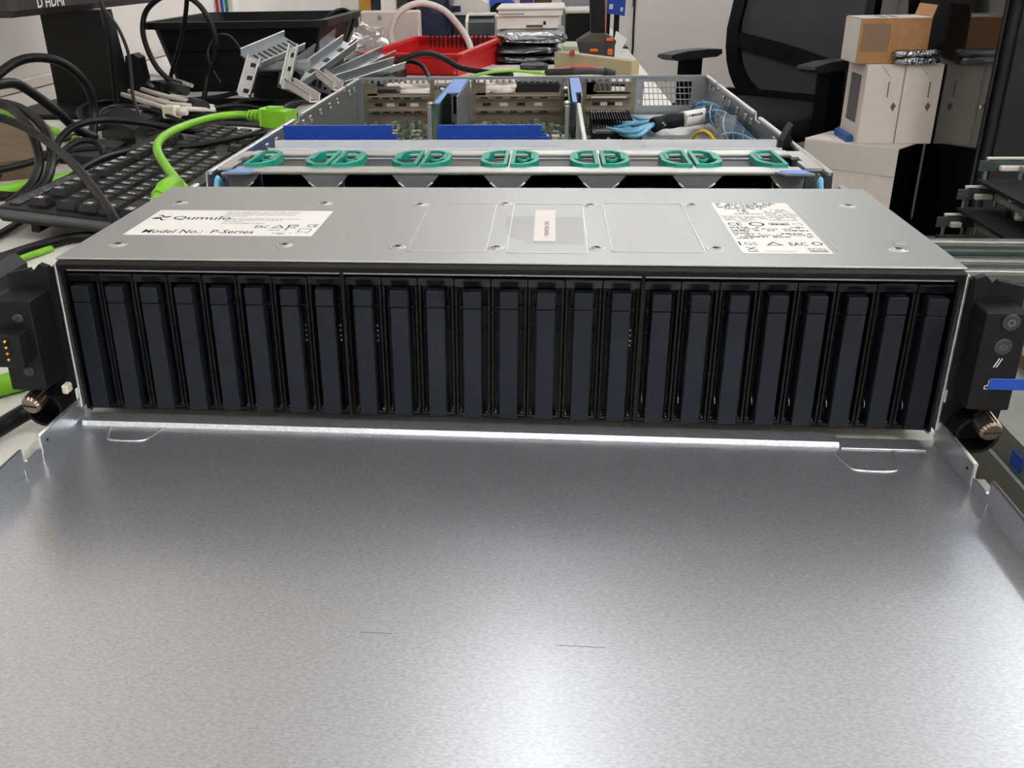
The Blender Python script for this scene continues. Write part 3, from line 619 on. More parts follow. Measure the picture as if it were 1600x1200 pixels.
for k in range(10):
    pts = []
    for i in range(len(brun)):
        t_ = (brun[min(i+1, len(brun)-1)]-brun[max(i-1, 0)]).normalized(); u_ = Vector((0, 0, 1)); u_ = (u_-t_*u_.dot(t_)).normalized(); v_ = t_.cross(u_); a_ = 2*math.pi*k/10+(1 if k % 2 else -1)*i*.16
        pts.append(brun[i]+(u_*math.cos(a_)+v_*math.sin(a_))*.0089)
    MB().tube(pts, .0010, 5).build('braid_strand', cabblue if k % 3 == 0 else braid2, K)
tag(MB().box((.1855, .500, -.050), (.2010, .5012, -.006), .0004).box((.1855, .5012, -.050), (.1865, .53, -.006), .0003).build('clear_cable_guide', film), 'clear plastic guide holding the blue braided cable', 'cable guide')
tag(MB().tube(smooth([(.166, .56, -.050), (.170, .545, -.032), (.178, .53, -.026), (.186, .515, -.034), (.190, .505, -.055), (.191, .50, -.080)], 6), .0017, 8).build('yellow_wire', yell2), 'short bent yellow wire beside power supply cover', 'wire')
tag(MB().prism([(.2075, -.002), (.2105, .006), (.2135, .011), (.2120, .004), (.2150, -.004), (.2150, -.03), (.2075, -.03)], 'y', .335, .352).build('duct_clip', blackp), 'black hooked plastic clip on the side wall near the air duct', 'clip')
# ------------------------------------------------------------------ lid in front
LD = thing('chassis_lid', 'large galvanised steel server lid lying upturned before the drives', 'server lid', (0, -.25, TB))
zl = -.0905
lid = MB().box((-.2185, -.52, zl-.001), (.2185, .0035, zl)).build('lid_sheet', zinc, LD)
MB().prism([(-.0078, zl+.0004), (-.0064, zl+.0026), (.0030, zl+.0030), (.0030, zl), (-.0076, zl)], 'x', -.2165, .1716).build('rear_hem', zinc, LD)
MB().box((.1722, -.0090, zl), (.2120, .0012, zl+.0008), .0003).build('rear_tab', zinc, LD)
for x0, x1, y0, y1 in ((-.2005, -.1720, -.0225, -.0080), (.1680, .1960, -.0300, -.0100)):
    pts = [(x0, y1), (x0+.003, y0+.004), (x0+.007, y0), (x1-.007, y0), (x1-.003, y0+.004), (x1, y1)]
    MB().tube(smooth([(p[0], p[1], zl) for p in pts], 4), .0007, 6).build('pressed_notch', zinc, LD)
for sx in (-1, 1):
    x = sx*.2185
    for y0, y1, zt in ((-.0455, .0005, -.0775), (-.52, -.0625, -.0765)):
        MB().box((x, y0, zl-.001), (x+sx*.001, y1, zt), .0003).build('side_flange', zinc, LD)
        MB().box((x-sx*.0006, y0, zt-.010), (x-sx*.0002, y1, zt), .0002).build('hem_fold', zinc, LD)
        MB().tube([(x+sx*.0003, y0, zt), (x+sx*.0003, y1, zt)], .0009, 8).build('hem_edge', steel_b, LD)
    MB().box((x, -.0625, zl-.001), (x+sx*.001, -.0455, -.0835), .0002).build('side_flange', zinc, LD)
    MB().box((x-sx*.0004, -.0600, -.0838), (x+sx*.0040, -.0480, -.0829), .0004).build('bent_tab', steel_b, LD)
    MB().lathe([(.0008, 0), (.0008, .0003)], (x-sx*.0007, -.040, -.082), (-sx, 0, 0), 8).build('hole', ink, LD)
sc_m = mat('scuff', (140, 142, 144), .5, .5, (900, .3))
for (a_, b_) in (((868, 1008), (945, 1012)), ((562, 988), (612, 990))):
    p, q = OZ(*a_, zl), OZ(*b_, zl); MB().bar(p, q, .0004, .00006).build('scratch', sc_m, LD)
# ------------------------------------------------------------------ keyboard
KB = thing('keyboard', 'black full-size keyboard with white legends lying beside the server', 'keyboard', (-.302, .343, -.0912), rot=(math.radians(6.6), 0, math.radians(90.5)), local=True)
KB.rotation_euler = (Matrix.Rotation(math.radians(90.5), 3, 'Z') @ Matrix.Rotation(math.radians(6.6), 3, 'X')).to_euler()
KL, KD = .445, .158
MB().prism([(0, .002), (-.002, .008), (0, .013), (KD-.008, .0150), (KD, .0135), (KD+.001, .008), (KD-.006, .002)], 'x', .003, KL-.003).build('body', kbm, KB)
MB().box((0, -.001, .0045), (.006, KD, .0125), .003).build('end_rim', kbrim, KB)
MB().box((KL-.006, -.001, .0045), (KL, KD, .0125), .003).build('end_rim', kbrim, KB)
MB().box((.02, KD-.03, -.011), (.06, KD-.022, .003), .001).build('foot', kbm, KB); MB().box((KL-.06, KD-.03, -.011), (KL-.02, KD-.022, .003), .001).build('foot', kbm, KB)
def key_mesh(wd, dp=.0172):
    h = .0075; t = .0024; vs = []
    for (x0, x1, y0, y1, z) in ((-wd/2, wd/2, -dp/2, dp/2, 0), (-wd/2, wd/2, -dp/2, dp/2, .002), (-wd/2+t, wd/2-t, -dp/2+t, dp/2-t*.8, h)):
        vs += [(x0, y0, z), (x1, y0, z), (x1, y1, z), (x0, y1, z)]
    fs = [(3, 2, 1, 0), (8, 9, 10, 11)]+[(i*4+k, i*4+(k+1) % 4, (i+1)*4+(k+1) % 4, (i+1)*4+k) for i in range(2) for k in range(4)]
    return MB().add(vs, fs)
KM = {}; LM = {}
def key(x, y, wd, leg):
    if wd not in KM:
        o = key_mesh(wd).build('key', keym, KB); KM[wd] = o.data
    else:
        o = bpy.data.objects.new('key', KM[wd]); COL.objects.link(o); o.parent = KB
    o.location = (x, y, .0138+y*.012)
    if leg:
        if leg not in LM:
            l_ = text('%s' % leg, .0088, ((-wd/2+.0036, -.0018, .00772), EX, EY), inkw, o, name='legend', sx=.9 if len(leg) < 3 else .62, bold=.03); LM[leg] = l_.data
        else:
            l_ = bpy.data.objects.new('legend', LM[leg]); COL.objects.link(l_); l_.parent = o
U = .019; X0 = .012
for i, (gx, n) in enumerate(((0, 1), (2, 4), (6.6, 4), (11.2, 4), (15.5, 3))):
    for k in range(n):
        lg = 'Esc' if i == 0 else ('F%d' % ((i-1)*4+k+1) if i < 4 else '')
        key(X0+U*(gx+k+.5), .124, .0180, lg)
rows = [(.0985, '`1234567890-=', 0, 2, 'Back'), (.0795, 'QWERTYUIOP[]', 1.5, 1.5, '\\'), (.0605, "ASDFGHJKL;'#", 1.75, 1.25, 'Ent'), (.0415, 'ZXCVBNM,./', 2.25, 2.75, 'Shift')]
for y, s, lead, tail, tl in rows:
    if lead: key(X0+U*lead/2, y, U*lead-.001, {1.5: 'Tab', 1.75: 'Caps', 2.25: 'Shift'}[lead])
    for k, ch_ in enumerate(s): key(X0+U*(lead+k+.5), y, .0180, ch_)
    if tl != 'Ent' or True: key(X0+U*(lead+len(s)+tail/2), y, U*tail-.001, tl)
x = 0
for wd, lg in ((1.25, 'Ctrl'), (1.25, ''), (1.25, 'Alt'), (6.25, ''), (1.25, 'Alt'), (1.25, ''), (1.25, ''), (1.25, 'Ctrl')):
    key(X0+U*(x+wd/2), .0225, U*wd-.001, lg); x += wd
for y in (.0985, .0795):
    for k in range(3): key(X0+U*(15.5+k+.5), y, .0180, '')
for k, (cx, cy) in enumerate(((16.5, .0415), (15.5, .0225), (16.5, .0225), (17.5, .0225))): key(X0+U*(cx+.5), cy, .0180, '')
for r_, y in enumerate((.0985, .0795, .0605, .0415, .0225)):
    for k in range(4): key(X0+U*(18.8+k+.5), y, .0180, str(7-3*(r_-1)+k) if 1 <= r_ <= 3 and k < 3 else '')
for k in range(10):
    o = MB().box((.012+.0245*k, .1405, .0150), (.0335+.0245*k, .1500, .0172), .0007).build('media_key', media, KB)
    text('>', .005, ((.019+.0245*k, .1435, .01725), EX, EY), inkw, o, name='legend')
def taper_tray(x0, x1, y0, y1):
    b = MB().box((x0, y0, TB), (x1, y1, TB+.004))
    for a_, b_ in (((x0, y0), (x0+.004, y1)), ((x1-.004, y0), (x1, y1)), ((x0, y0), (x1, y0+.004)), ((x0, y1-.004), (x1, y1))): b.box((*a_, TB+.004), (*b_, TB+.016), .001)
    return b
# ------------------------------------------------------------------ cables on the bench
def cable(label, pts, r=.0035, m=rubber, name='power_cable', cat='cable', group=None, sub=6, n=9, z=True, flat=1.0):
    P = [(OZ(*p) if z else OY(*p)) for p in pts]
    return tag(MB().tube(smooth(P, sub), r, n, flat=flat).build(name, m), label, cat, group)
cable('thick black power cable arching over the keyboard to the server side', [(-40, 172, -.0), (30, 195, -.012), (80, 226, -.026), (120, 262, -.036), (150, 300, -.045), (170, 327, -.052), (182, 350, -.060), (186, 372, -.075), (186, 400, -.086)], .0042)
cable('black cable rising from the bench edge and curving over towards the green cord', [(-30, 272, -.066), (40, 256, -.066), (80, 240, -.060), (96, 214, -.046), (125, 194, -.035), (170, 188, -.036), (230, 193, -.044), (280, 202, -.052), (320, 206, -.060), (350, 200, -.075)], .0042)
cable('black cable lying lengthways across the keyboard keys', [(70, 312, -.072), (100, 285, -.062), (150, 252, -.054), (200, 237, -.056), (250, 232, -.058), (310, 227, -.058), (370, 215, -.056), (410, 205, -.060), (440, 192, -.085)], .0036)
cable('small black cable loop standing up behind the keyboard corner', [(60, 300, -.085), (80, 262, -.070), (100, 236, -.058), (125, 221, -.052), (148, 222, -.054), (160, 236, -.060), (160, 256, -.075), (150, 272, -.088)], .0038)
cable('wide black cable hoop in front of the monitor stand', [(-30, 150, .72), (-12, 125, .74), (25, 97, .78), (60, 90, .80), (95, 97, .82), (125, 120, .84), (142, 148, .86), (147, 180, .86), (145, 212, .84)], .0060, z=False)
cable('thick black strap of cable folded beside the monitor stand', [(-25, 145, .66), (-5, 133, .68), (25, 131, .72), (55, 148, .74), (90, 175, .76), (118, 200, .78), (150, 216, .80)], .0062, z=False)
for k, (dx, lb) in enumerate(((0, 'flat bundled black lead hanging down to the keyboard corner'), (23, 'second black lead tied along the flat bundle by the keyboard corner'))):
    cable(lb, [(-25+dx*.3, 158, .60), (15+dx*.6, 168, .58), (42+dx, 195, .54), (56+dx, 225, .52), (62+dx*.8, 255, .50), (52+dx*.8, 285, .46), (30+dx*.6, 308, .44), (15+dx*.5, 318, .44)], .0050, z=False)
cable('thin grey cable dropping from the monitor to the bench', [(157, 2, .98), (165, 18, .98), (185, 45, .98), (200, 82, .97), (205, 118, .95), (208, 150, .93), (220, 185, .90), (238, 215, .86), (248, 236, .84)], .0026, rubber2, z=False)
cable('straight black cable hanging from the monitor beside its stand', [(158, 2, 1.02), (164, 25, 1.02), (170, 60, 1.02), (174, 95, 1.03), (178, 130, 1.04), (182, 175, 1.06)], .0038, z=False)
cable('tall black cable loop standing before the black bin', [(268, 128, 1.22), (245, 105, 1.22), (228, 70, 1.22), (223, 40, 1.22), (232, 12, 1.22), (262, -8, 1.22), (298, -2, 1.22), (322, 22, 1.22), (337, 60, 1.22), (336, 92, 1.22), (324, 122, 1.22), (318, 160, 1.20)], .0046, z=False)
cable('straight black cable leaning across the black bin', [(293, -10, 1.24), (289, 30, 1.25), (280, 75, 1.26), (268, 115, 1.28), (262, 150, 1.26)], .0040, z=False)
cable('thin grey wire looping against the black bin', [(345, 130, 1.22), (330, 105, 1.24), (325, 78, 1.26), (340, 56, 1.27), (358, 56, 1.27), (375, 76, 1.27), (385, 105, 1.26), (390, 140, 1.22)], .0022, rubber2, z=False)
cable('grey cable coiled round the red tag', [(300, 196, -.075), (255, 178, -.072), (215, 168, -.07), (180, 166, -.068), (158, 174, -.068), (152, 188, -.070), (175, 196, -.075)], .0032, rubber2)
cable('black cable coil beside the monitor foot', [(230, 160, -.085), (180, 157, -.08), (140, 162, -.076), (124, 172, -.074), (128, 184, -.074), (150, 190, -.078), (190, 186, -.086)], .0042)
cable('black cable resting along the bench behind the keyboard', [(200, 240, -.087), (215, 222, -.080), (225, 212, -.082), (260, 208, -.085), (330, 205, -.087)], .0034)
for i in range(9):
    rn = random.Random(40+i); pts = []; x = rn.uniform(-.66, -.58); y = .62+.075*i
    for k in range(6): pts.append((x+k*.055+rn.uniform(-.02, .02), y+rn.uniform(-.05, .05)+.02*k, TB+.0045+(.012*abs(math.sin(k*1.3+i)) if 0 < k < 5 else 0)))
    tag(MB().tube(smooth(pts, 6), rn.choice((.003, .0036, .0044)), 8).build('loose_cable', rubber if i % 3 else rubber2), 'loose dark cable in the tangle between keyboard and black bin', 'cable', 'tangled cables behind the keyboard')
for i in range(6):
    rn = random.Random(80+i); pts = []; x = rn.uniform(-.62, -.52); y = .30+.05*i
    for k in range(6): pts.append((x-.18+k*.06+rn.uniform(-.015, .015), y+rn.uniform(-.04, .04)-.012*k*(i % 2), TB+.0050))
    pts = [p for p in pts if p[0] < -.475] or pts[:3]
    if len(pts) > 2: tag(MB().tube(smooth(pts, 6), .0046, 8).build('bench_cable', rubber), 'dark cable lying flat between keyboard end and wall', 'cable', 'cables by the keyboard end')
cable('black cable running along the bench below the rack ear', [(-30, 415, -.084), (20, 398, -.084), (60, 385, -.086), (110, 372, -.087), (160, 368, -.087)], .0048)
cable('slim black cable under the keyboard corner', [(-20, 378, -.088), (10, 360, -.088), (40, 342, -.087), (60, 330, -.087)], .0034)
cable('black lead lying under the thumb screw', [(-40, 692, -.086), (0, 668, -.085), (30, 650, -.083), (48, 640, -.081)], .0048)
# green cord
G = thing('green_power_lead', 'bright green power cord with moulded plug draped over the keyboard', 'power cord', OZ(300, 195, -.06))
MB().tube(smooth([OZ(400, 181, -.044), OZ(370, 179, -.044), OZ(330, 184, -.044), (OZ(290, 196, -.043)), OZ(262, 209, -.042), OZ(248, 222, -.042), OZ(246, 236, -.044), OZ(256, 255, -.046), OZ(272, 277, -.049), OZ(292, 300, -.056), OZ(305, 318, -.07)], 7), .0046, 12).build('cord', greenc, G)
c0 = OZ(386, 180, -.044); c1 = OZ(452, 186, -.046); ax = (c1-c0); Lc = ax.length; ax.normalize(); sd = Vector((0, 0, 1)).cross(ax).normalized(); up = ax.cross(sd)
Mg = Matrix(((ax.x, sd.x, up.x, c0.x), (ax.y, sd.y, up.y, c0.y), (ax.z, sd.z, up.z, c0.z), (0, 0, 0, 1)))
for k in range(4): MB().lathe([(.0065+.0008*k, 0), (.0070+.0008*k, .0025), (.0065+.0008*k, .0045)], c0+ax*(.002+.0062*k), ax, 16).build('strain_relief', greenc, G)
MB().box((.0265, -.0145, -.0115), (.0300, .0145, .0125), .002, Mg).build('collar', greenc, G)
MB().prism([(.030, -.0115), (.040, -.0135), (.066, -.0135), (.066, .0135), (.040, .0135), (.030, .0115)], 'z', -.0105, .0105, Mg).build('plug_body', greenc, G)
MB().prism([(.034, -.006), (.042, -.009), (.050, -.009), (.050, .009), (.042, .009), (.034, .006)], 'z', .0105, .0135, Mg).build('finger_ridge', greenc, G)
G2 = thing('green_plug', 'green moulded plug tucked between keyboard and server cover', 'plug', OZ(258, 300, -.06))
c0 = OZ(246, 306, -.050); c1 = OZ(274, 285, -.046)
MB().tube([c0, c0.lerp(c1, .35), c0.lerp(c1, .4), c1], [.006, .007, .0088, .008], 14).build('plug_body', greenc, G2)
MB().tube(smooth([c0, c0+Vector((.005, -.03, -.012)), c0+Vector((.02, -.07, -.030))], 5), .0046, 10).build('cord', greenc, G2)
cable('flat green cord strip running under the cables by the bench edge', [(-30, 304, -.086), (30, 292, -.086), (80, 282, -.086), (120, 274, -.086)], .006, greenc, name='green_power_lead', cat='power cord')
cable('green cord lying behind the cable loops beside the monitor foot', [(-10, 172, -.084), (40, 186, -.084), (80, 204, -.084), (110, 216, -.086), (150, 230, -.087)], .006, greenc, name='green_power_lead', cat='power cord')
cable('green cord crossing the bench below the rack ear with gold contacts', [(-30, 610, -.086), (0, 603, -.086), (40, 592, -.086), (70, 580, -.087)], .0065, greenc, name='green_power_lead', cat='power cord')
cable('thin green cord showing above the rack ear with gold contacts', [(-20, 432, -.088), (10, 415, -.088), (35, 403, -.088), (80, 388, -.089)], .0028, greenc, name='green_power_lead', cat='power cord')
# white leads, connectors
for i, (dy, lb) in enumerate(((0, 'upper'), (10, 'middle'), (18, 'lower'))):
    cable('%s white network lead of the bunch behind the keyboard' % lb, [(150, 118+dy, -.080), (196, 131+dy, -.070), (230, 142+dy, -.068), (265, 152+dy, -.068), (300, 160+dy*.6, -.070), (335, 168+dy*.3, -.078)], .0042, whitec, name='network_lead', group='white network leads')
cable('pale grey lead passing behind the chrome video connector', [(200, 116, -.070), (235, 118, -.068), (270, 124, -.070), (300, 134, -.078)], .004, whitec, name='network_lead')
c = OZ(305, 168, -.066); tag(MB().tube([OZ(302, 163, -.070), OZ(318, 168, -.070)], .011, 12).build('black_tie_band', dkgrey), 'dark band tying the white leads together', 'cable tie')
p0, p1 = OZ(258, 174, -.068), OZ(292, 176, -.068)
N = thing('network_plug', 'boxy off-white network plug at the end of a white lead', 'plug', p0)
MB().bar(p0, p0.lerp(p1, .6), .017, .019).build('plug_body', cream, N); MB().tube([p0.lerp(p1, .6), p1], [.006, .004], 10).build('boot', whitec, N)
MB().bar(p0-(p1-p0)*.002+Vector((0, 0, .004)), p0.lerp(p1, .02)+Vector((0, 0, .004)), .009, .006).build('contact_window', ink_g, N)
p0, p1 = OZ(222, 124, -.06), OZ(290, 142, -.06)
V = thing('video_connector', 'chrome and black video connector with thumb screws behind the keyboard', 'connector', p0)
MB().bar(p0.lerp(p1, .15), p0.lerp(p1, .5), .030, .014).build('chrome_shell', nickel, V)
MB().bar(p0.lerp(p1, .5), p0.lerp(p1, .72), .038, .018).build('plug_body', blackp, V); MB().tube([p0.lerp(p1, .72), p1], [.011, .008], 12).build('boot', dkgrey, V)
for s in (-1, 1):
    sd = (p1-p0).cross(Vector((0, 0, 1))).normalized()*s*.017
    MB().tube([p0.lerp(p1, .08)+sd, p0.lerp(p1, .55)+sd], .0035, 10).build('thumb_screw', nickel, V)
tag(MB().prism([(p.x, p.y) for p in (OZ(158, 183, -.074), OZ(170, 173, -.074), OZ(201, 175, -.074), OZ(190, 184, -.074))], 'z', -.076, -.074).build('red_tag', redp), 'small red plastic tag inside the grey cable coil', 'tag')
tag(MB().box(OZ(262, 200, -.09), OZ(280, 196, -.085), .001).build('blue_connector', bright_b), 'tiny blue connector between cables behind the keyboard', 'connector')
tag(MB().prism([(p.x, p.y) for p in (OZ(-60, 290, TB), OZ(60, 278, TB), OZ(62, 215, TB), OZ(-40, 215, TB))], 'z', TB+.0002, TB+.022).build('cardboard_tray', kraftd), 'brown cardboard box lid under the cables by the wall', 'box')
tag(MB().prism([(p.x, p.y) for p in (OZ(90, 255, TB), OZ(160, 262, TB), OZ(200, 235, TB), OZ(120, 228, TB))], 'z', TB+.0002, TB+.012).build('grey_adapter', dkgrey), 'flat dark adapter box under the cables behind keyboard corner', 'adapter')
p = [OZ(160, 215, TB), OZ(215, 240, TB), OZ(245, 215, TB), OZ(190, 196, TB)]
tag(MB().prism([(q.x, q.y) for q in p], 'z', TB+.0002, TB+.030).build('power_brick', blackp), 'black power brick among the cables behind the keyboard', 'power adapter')
tag(taper_tray(-.615, -.40, 1.00, 1.19).build('cable_tray', blackp), 'wide shallow black tray holding the loose cables', 'tray')
c = OZ(-30, 428, -.07); tag(MB().box((c.x-.10, c.y-.01, TB), (c.x+.012, c.y+.05, -.066), .008).build('black_adapter', rubber), 'rounded black adapter beside the rack ear with gold contacts', 'adapter')
# ------------------------------------------------------------------ monitor on the left
MO = thing('monitor', 'dark monitor with port lettering on its lower edge and black stand', 'monitor', (-.70, 1.0, TB))
a = Vector((-.75, .968, .066)); bq = Vector((-.75, 1.5, .066)); dr = (bq-a); dr.z = 0; dl = dr.length; dr.normalize(); nn = Vector((-dr.y, dr.x, 0))
zb = a.z
Mm = Matrix(((dr.x, nn.x, 0, a.x), (dr.y, nn.y, 0, a.y), (0, 0, 1, zb), (0, 0, 0, 1)))
MB().box((0, 0, 0), (.56, .045, .34), .010, Mm).build('screen_housing', monm, MO)
MB().box((-.004, .02, .003), (.564, .052, .345), .008, Mm).build('screen_bezel', blackp, MO)
q = OX(58, 12, -.7502); text('D HDMI', .020, (Vector((-.7494, q.y, q.z)), dr, (0, 0, 1)), inkw, MO, sx=1.25, bold=.02)
c = OY(62, 22, 1.06); c2 = OY(152, 15, 1.06); c3 = OY(197, 160, 1.2)
MB().prism([(OY(62, 22, 1.2).x, .0655), (OY(154, 14, 1.2).x, .0655), (OY(192, 160, 1.2).x, TB+.008), (OY(90, 160, 1.2).x, TB+.008)], 'y', 1.20, 1.25).build('stand_column', blackp, MO)
MB().box((OY(60, 160, 1.2).x, 1.06, TB), (OY(205, 160, 1.2).x, 1.34, TB+.008), .003).build('stand_base', blackp, MO)
MB().prism([(c3.x-.020, TB+.006), (c3.x+.02, TB+.006), (c3.x+.012, OY(195, 95, 1.2).z), (c3.x+.002, OY(185, 88, 1.2).z), (c3.x-.012, OY(178, 92, 1.2).z)], 'y', 1.251, 1.28).build('stand_bracket', blackp, MO)
# wall conduit with coloured wires
pc = OX(368, 0, XL+.02)
tag(MB().box((XL+.001, pc.y-.03, TB+.03), (XL+.02, pc.y+.03, 1.2), .003).build('conduit', white), 'white vertical trunking on the wall behind the bin', 'trunking')
for k, (m_, nm) in enumerate(((redp, 'red'), (bright_b, 'blue'), (greenf, 'green'))):
    yy = pc.y-.16+.045*k
    tag(MB().tube([(XL+.006, yy, 1.0), (XL+.006, yy, .30), (XL+.008, yy+.01, TB+.03)], .005, 8).build('wall_wire', m_), '%s wire running down the wall beside the white trunking' % nm, 'wire')
# ------------------------------------------------------------------ black bin
bl, br = OY(245, 45, 1.42).x, OY(505, 40, 1.42).x; zt = OY(380, 33, 1.42).z; y0, y1 = 1.38, 1.74
BN = thing('storage_bin', 'large black plastic storage bin with flared rim', 'bin', ((bl+br)/2, 1.55, TB))
def taper(mb, x0, x1, y0, y1, z0, z1, dx, dy, th):
    o0 = rrect(x0+dx, x1-dx, y0+dy, y1-dy, .02); o1 = rrect(x0, x1, y0, y1, .025)
    i0 = rrect(x0+dx+th, x1-dx-th, y0+dy+th, y1-dy-th, .018); i1 = rrect(x0+th, x1-th, y0+th, y1-th, .022); n = len(o0)
    vs = [(*p, z0) for p in o0]+[(*p, z1) for p in o1]+[(*p, z1) for p in i1]+[(*p, z0+th) for p in i0]
    fs = [(r*n+i, r*n+(i+1) % n, (r+1)*n+(i+1) % n, (r+1)*n+i) for r in range(3) for i in range(n)]+[tuple(range(n))[::-1], tuple(range(3*n, 4*n))]
    return mb.add(vs, fs)
taper(MB(), bl, br, y0, y1, TB, zt, .03, .03, .004).build('tub', blackp, BN)
ring(MB(), rrect(bl-.014, br+.014, y0-.014, y1+.014, .03), rrect(bl+.002, br-.002, y0+.002, y1-.002, .023), zt-.010, zt+.002).build('rim', blackp, BN)
for k in range(3): MB().box((bl+.03, y0+.006, TB+.04+.03*k), (br-.03, y0+.012, TB+.043+.03*k), .001).build('moulded_rib', blackp, BN)
tag(MB().box((OY(480, 60, 1.9).x, 1.90, TB), (OY(538, 60, 1.9).x, 2.1, OY(520, 24, 1.85).z), .01).build('grey_crate', dkgrey), 'dark grey plastic crate between the black bin and beige panel', 'crate')
# ------------------------------------------------------------------ metal brackets
def channel(name, label, p0, p1, w, h, m=steel, up=(0, 0, 1), holes=8, endplate=True, group='loose slotted metal brackets'):
    p0, p1 = Vector(p0), Vector(p1); t_ = (p1-p0); L = t_.length; t_.normalize(); u = Vector(up); u = (u-t_*u.dot(t_)).normalized(); r_ = t_.cross(u)
    M_ = Matrix(((r_.x, t_.x, u.x, p0.x), (r_.y, t_.y, u.y, p0.y), (r_.z, t_.z, u.z, p0.z), (0, 0, 0, 1)))
    T = thing(name, label, 'bracket', p0, group)
    MB().box((-w/2, 0, 0), (w/2, L, .0015), 0, M_).build('web', m, T)
    for s in (-1, 1): MB().box((s*w/2, 0, 0), (s*(w/2-.0015), L, h), 0, M_).build('flange', m, T)
    for s in (-1, 1): MB().bar(M_ @ Vector((s*w/2, 0, h)), M_ @ Vector((s*w/2, L, h)), .002, .002, u).build('folded_edge', steel_b, T)
    for k in range(holes): MB().box((-w*.22, L*(k+.3)/holes, .0015), (w*.22, L*(k+.62)/holes, .0019), 0, M_).build('slot', ink, T)
    if endplate:
        MB().box((-w*.7, -.0015, -h*.2), (w*.7, 0, h*1.4), 0, M_).build('end_plate', m, T)
        for k in range(3): MB().box((-w*.5+w*.35*k, -.002, h*.2), (-w*.28+w*.35*k, -.0014, h*1.0), 0, M_).build('slot', ink, T)
    return T
channel('metal_bracket', 'upright steel bracket leg leaning on the cable tangle', OY(382, 152, 1.12), OY(399, 92, 1.16), .020, .012, steel_b, (0, -1, 0), 3, False)
channel('metal_bracket', 'perforated steel plate bracket topmost on the pile', OY(392, 97, 1.16), OY(460, 68, 1.24), .050, .012, steel, (0, -.5, .6), 9, False)
channel('metal_bracket', 'bright steel strip bracket standing on edge in the pile', OY(446, 140, 1.12), OY(460, 76, 1.18), .014, .012, steel_b, (0, -1, 0), 3, False)
channel('metal_bracket', 'horizontal steel rail bracket across the pile', OY(398, 109, 1.18), OY(486, 106, 1.20), .026, .012, steel, (0, 0, 1), 4, False)
channel('metal_bracket', 'long steel channel rising beside the clear bag', OY(452, 140, 1.16), OY(545, 72, 1.42), .030, .016, steel, (.3, -.4, 1), 4)
channel('metal_bracket', 'steel channel with boxed end beside the clear bag', OY(470, 118, 1.3), OY(538, 66, 1.5), .045, .018, steel, (.3, -.5, 1), 3)
channel('metal_bracket', 'long low steel rail ending at the red crate', OY(500, 140, 1.25), OY(605, 88, 1.62), .030, .016, steel, (.2, -.6, 1), 3)
channel('metal_bracket', 'lowest steel rail beside the server side wall with slotted end', OY(520, 138, 1.22), OY(622, 104, 1.50), .026, .014, steel, (.2, -.7, 1), 8)
channel('metal_bracket', 'pale slotted bracket slanting down beside the server wall', OY(452, 135, 1.06), OY(492, 160, .98), .016, .012, label_s, (.3, -.3, 1), 7, False)
channel('metal_bracket', 'second pale slotted bracket slanting down beside the server wall', OY(500, 120, 1.1), OY(528, 142, 1.0), .014, .012, label_s, (.3, -.3, 1), 5, False)
tag(MB().box((OY(395, 150, 1.2).x, 1.20, TB), (OY(470, 150, 1.2).x, 1.34, OY(430, 112, 1.2).z), .006).build('black_adapter_block', blackp), 'black block propping up the steel brackets', 'box')
tag(MB().box((OY(478, 150, 1.3).x, 1.30, TB), (OY(600, 150, 1.3).x, 1.60, OY(540, 128, 1.3).z), .006).build('black_tray', blackp), 'low black tray under the long steel rails', 'tray')
for k, (px_, py_, yy, rr) in enumerate(((640, 125, 1.32, .05), (770, 128, 1.36, .045))):
    c = Vector((OY(px_, py_, yy).x, yy, TB+.005)); pts = [c+Vector((math.cos(a*.35)*(rr+.004*math.sin(a)), math.sin(a*.35)*(rr+.003*math.cos(a*2)), .0045*(a/18)+.001)) for a in range(46)]
    tag(MB().tube(smooth(pts, 2), .0042, 8).build('white_cable_coil', whitec), ('small coil of white cable on the bench in front of the red crate', 'small coil of white cable on the bench before the silver bags')[k], 'cable coil', 'white cable coils')
for k, (px_, yy, w_, d_, m_) in enumerate(((590, 1.24, .07, .05, blackp), (700, 1.28, .06, .05, dkgrey), (840, 1.34, .08, .05, blackp), (930, 1.36, .06, .07, dkgrey))):
    c = OY(px_, 130, yy); AD = thing('bench_adapter', ('flat black adapter on the bench behind the first slot window', 'dark grey adapter on the bench between two white coils', 'flat black adapter on the bench before the silver bags', 'dark grey adapter on the bench before the beige foam block')[k], 'adapter', (c.x, yy, TB), 'adapters behind the server')
    MB().box((c.x-w_/2, yy, TB), (c.x+w_/2, yy+d_, TB+.022), .004).build('body', m_, AD); MB().tube(smooth([(c.x+w_/2, yy+d_/2, TB+.01), (c.x+w_/2+.03, yy+d_/2+.02, TB+.006), (c.x+w_/2+.05, yy+.02, TB+.005)], 5), .0035, 8).build('lead', rubber, AD)
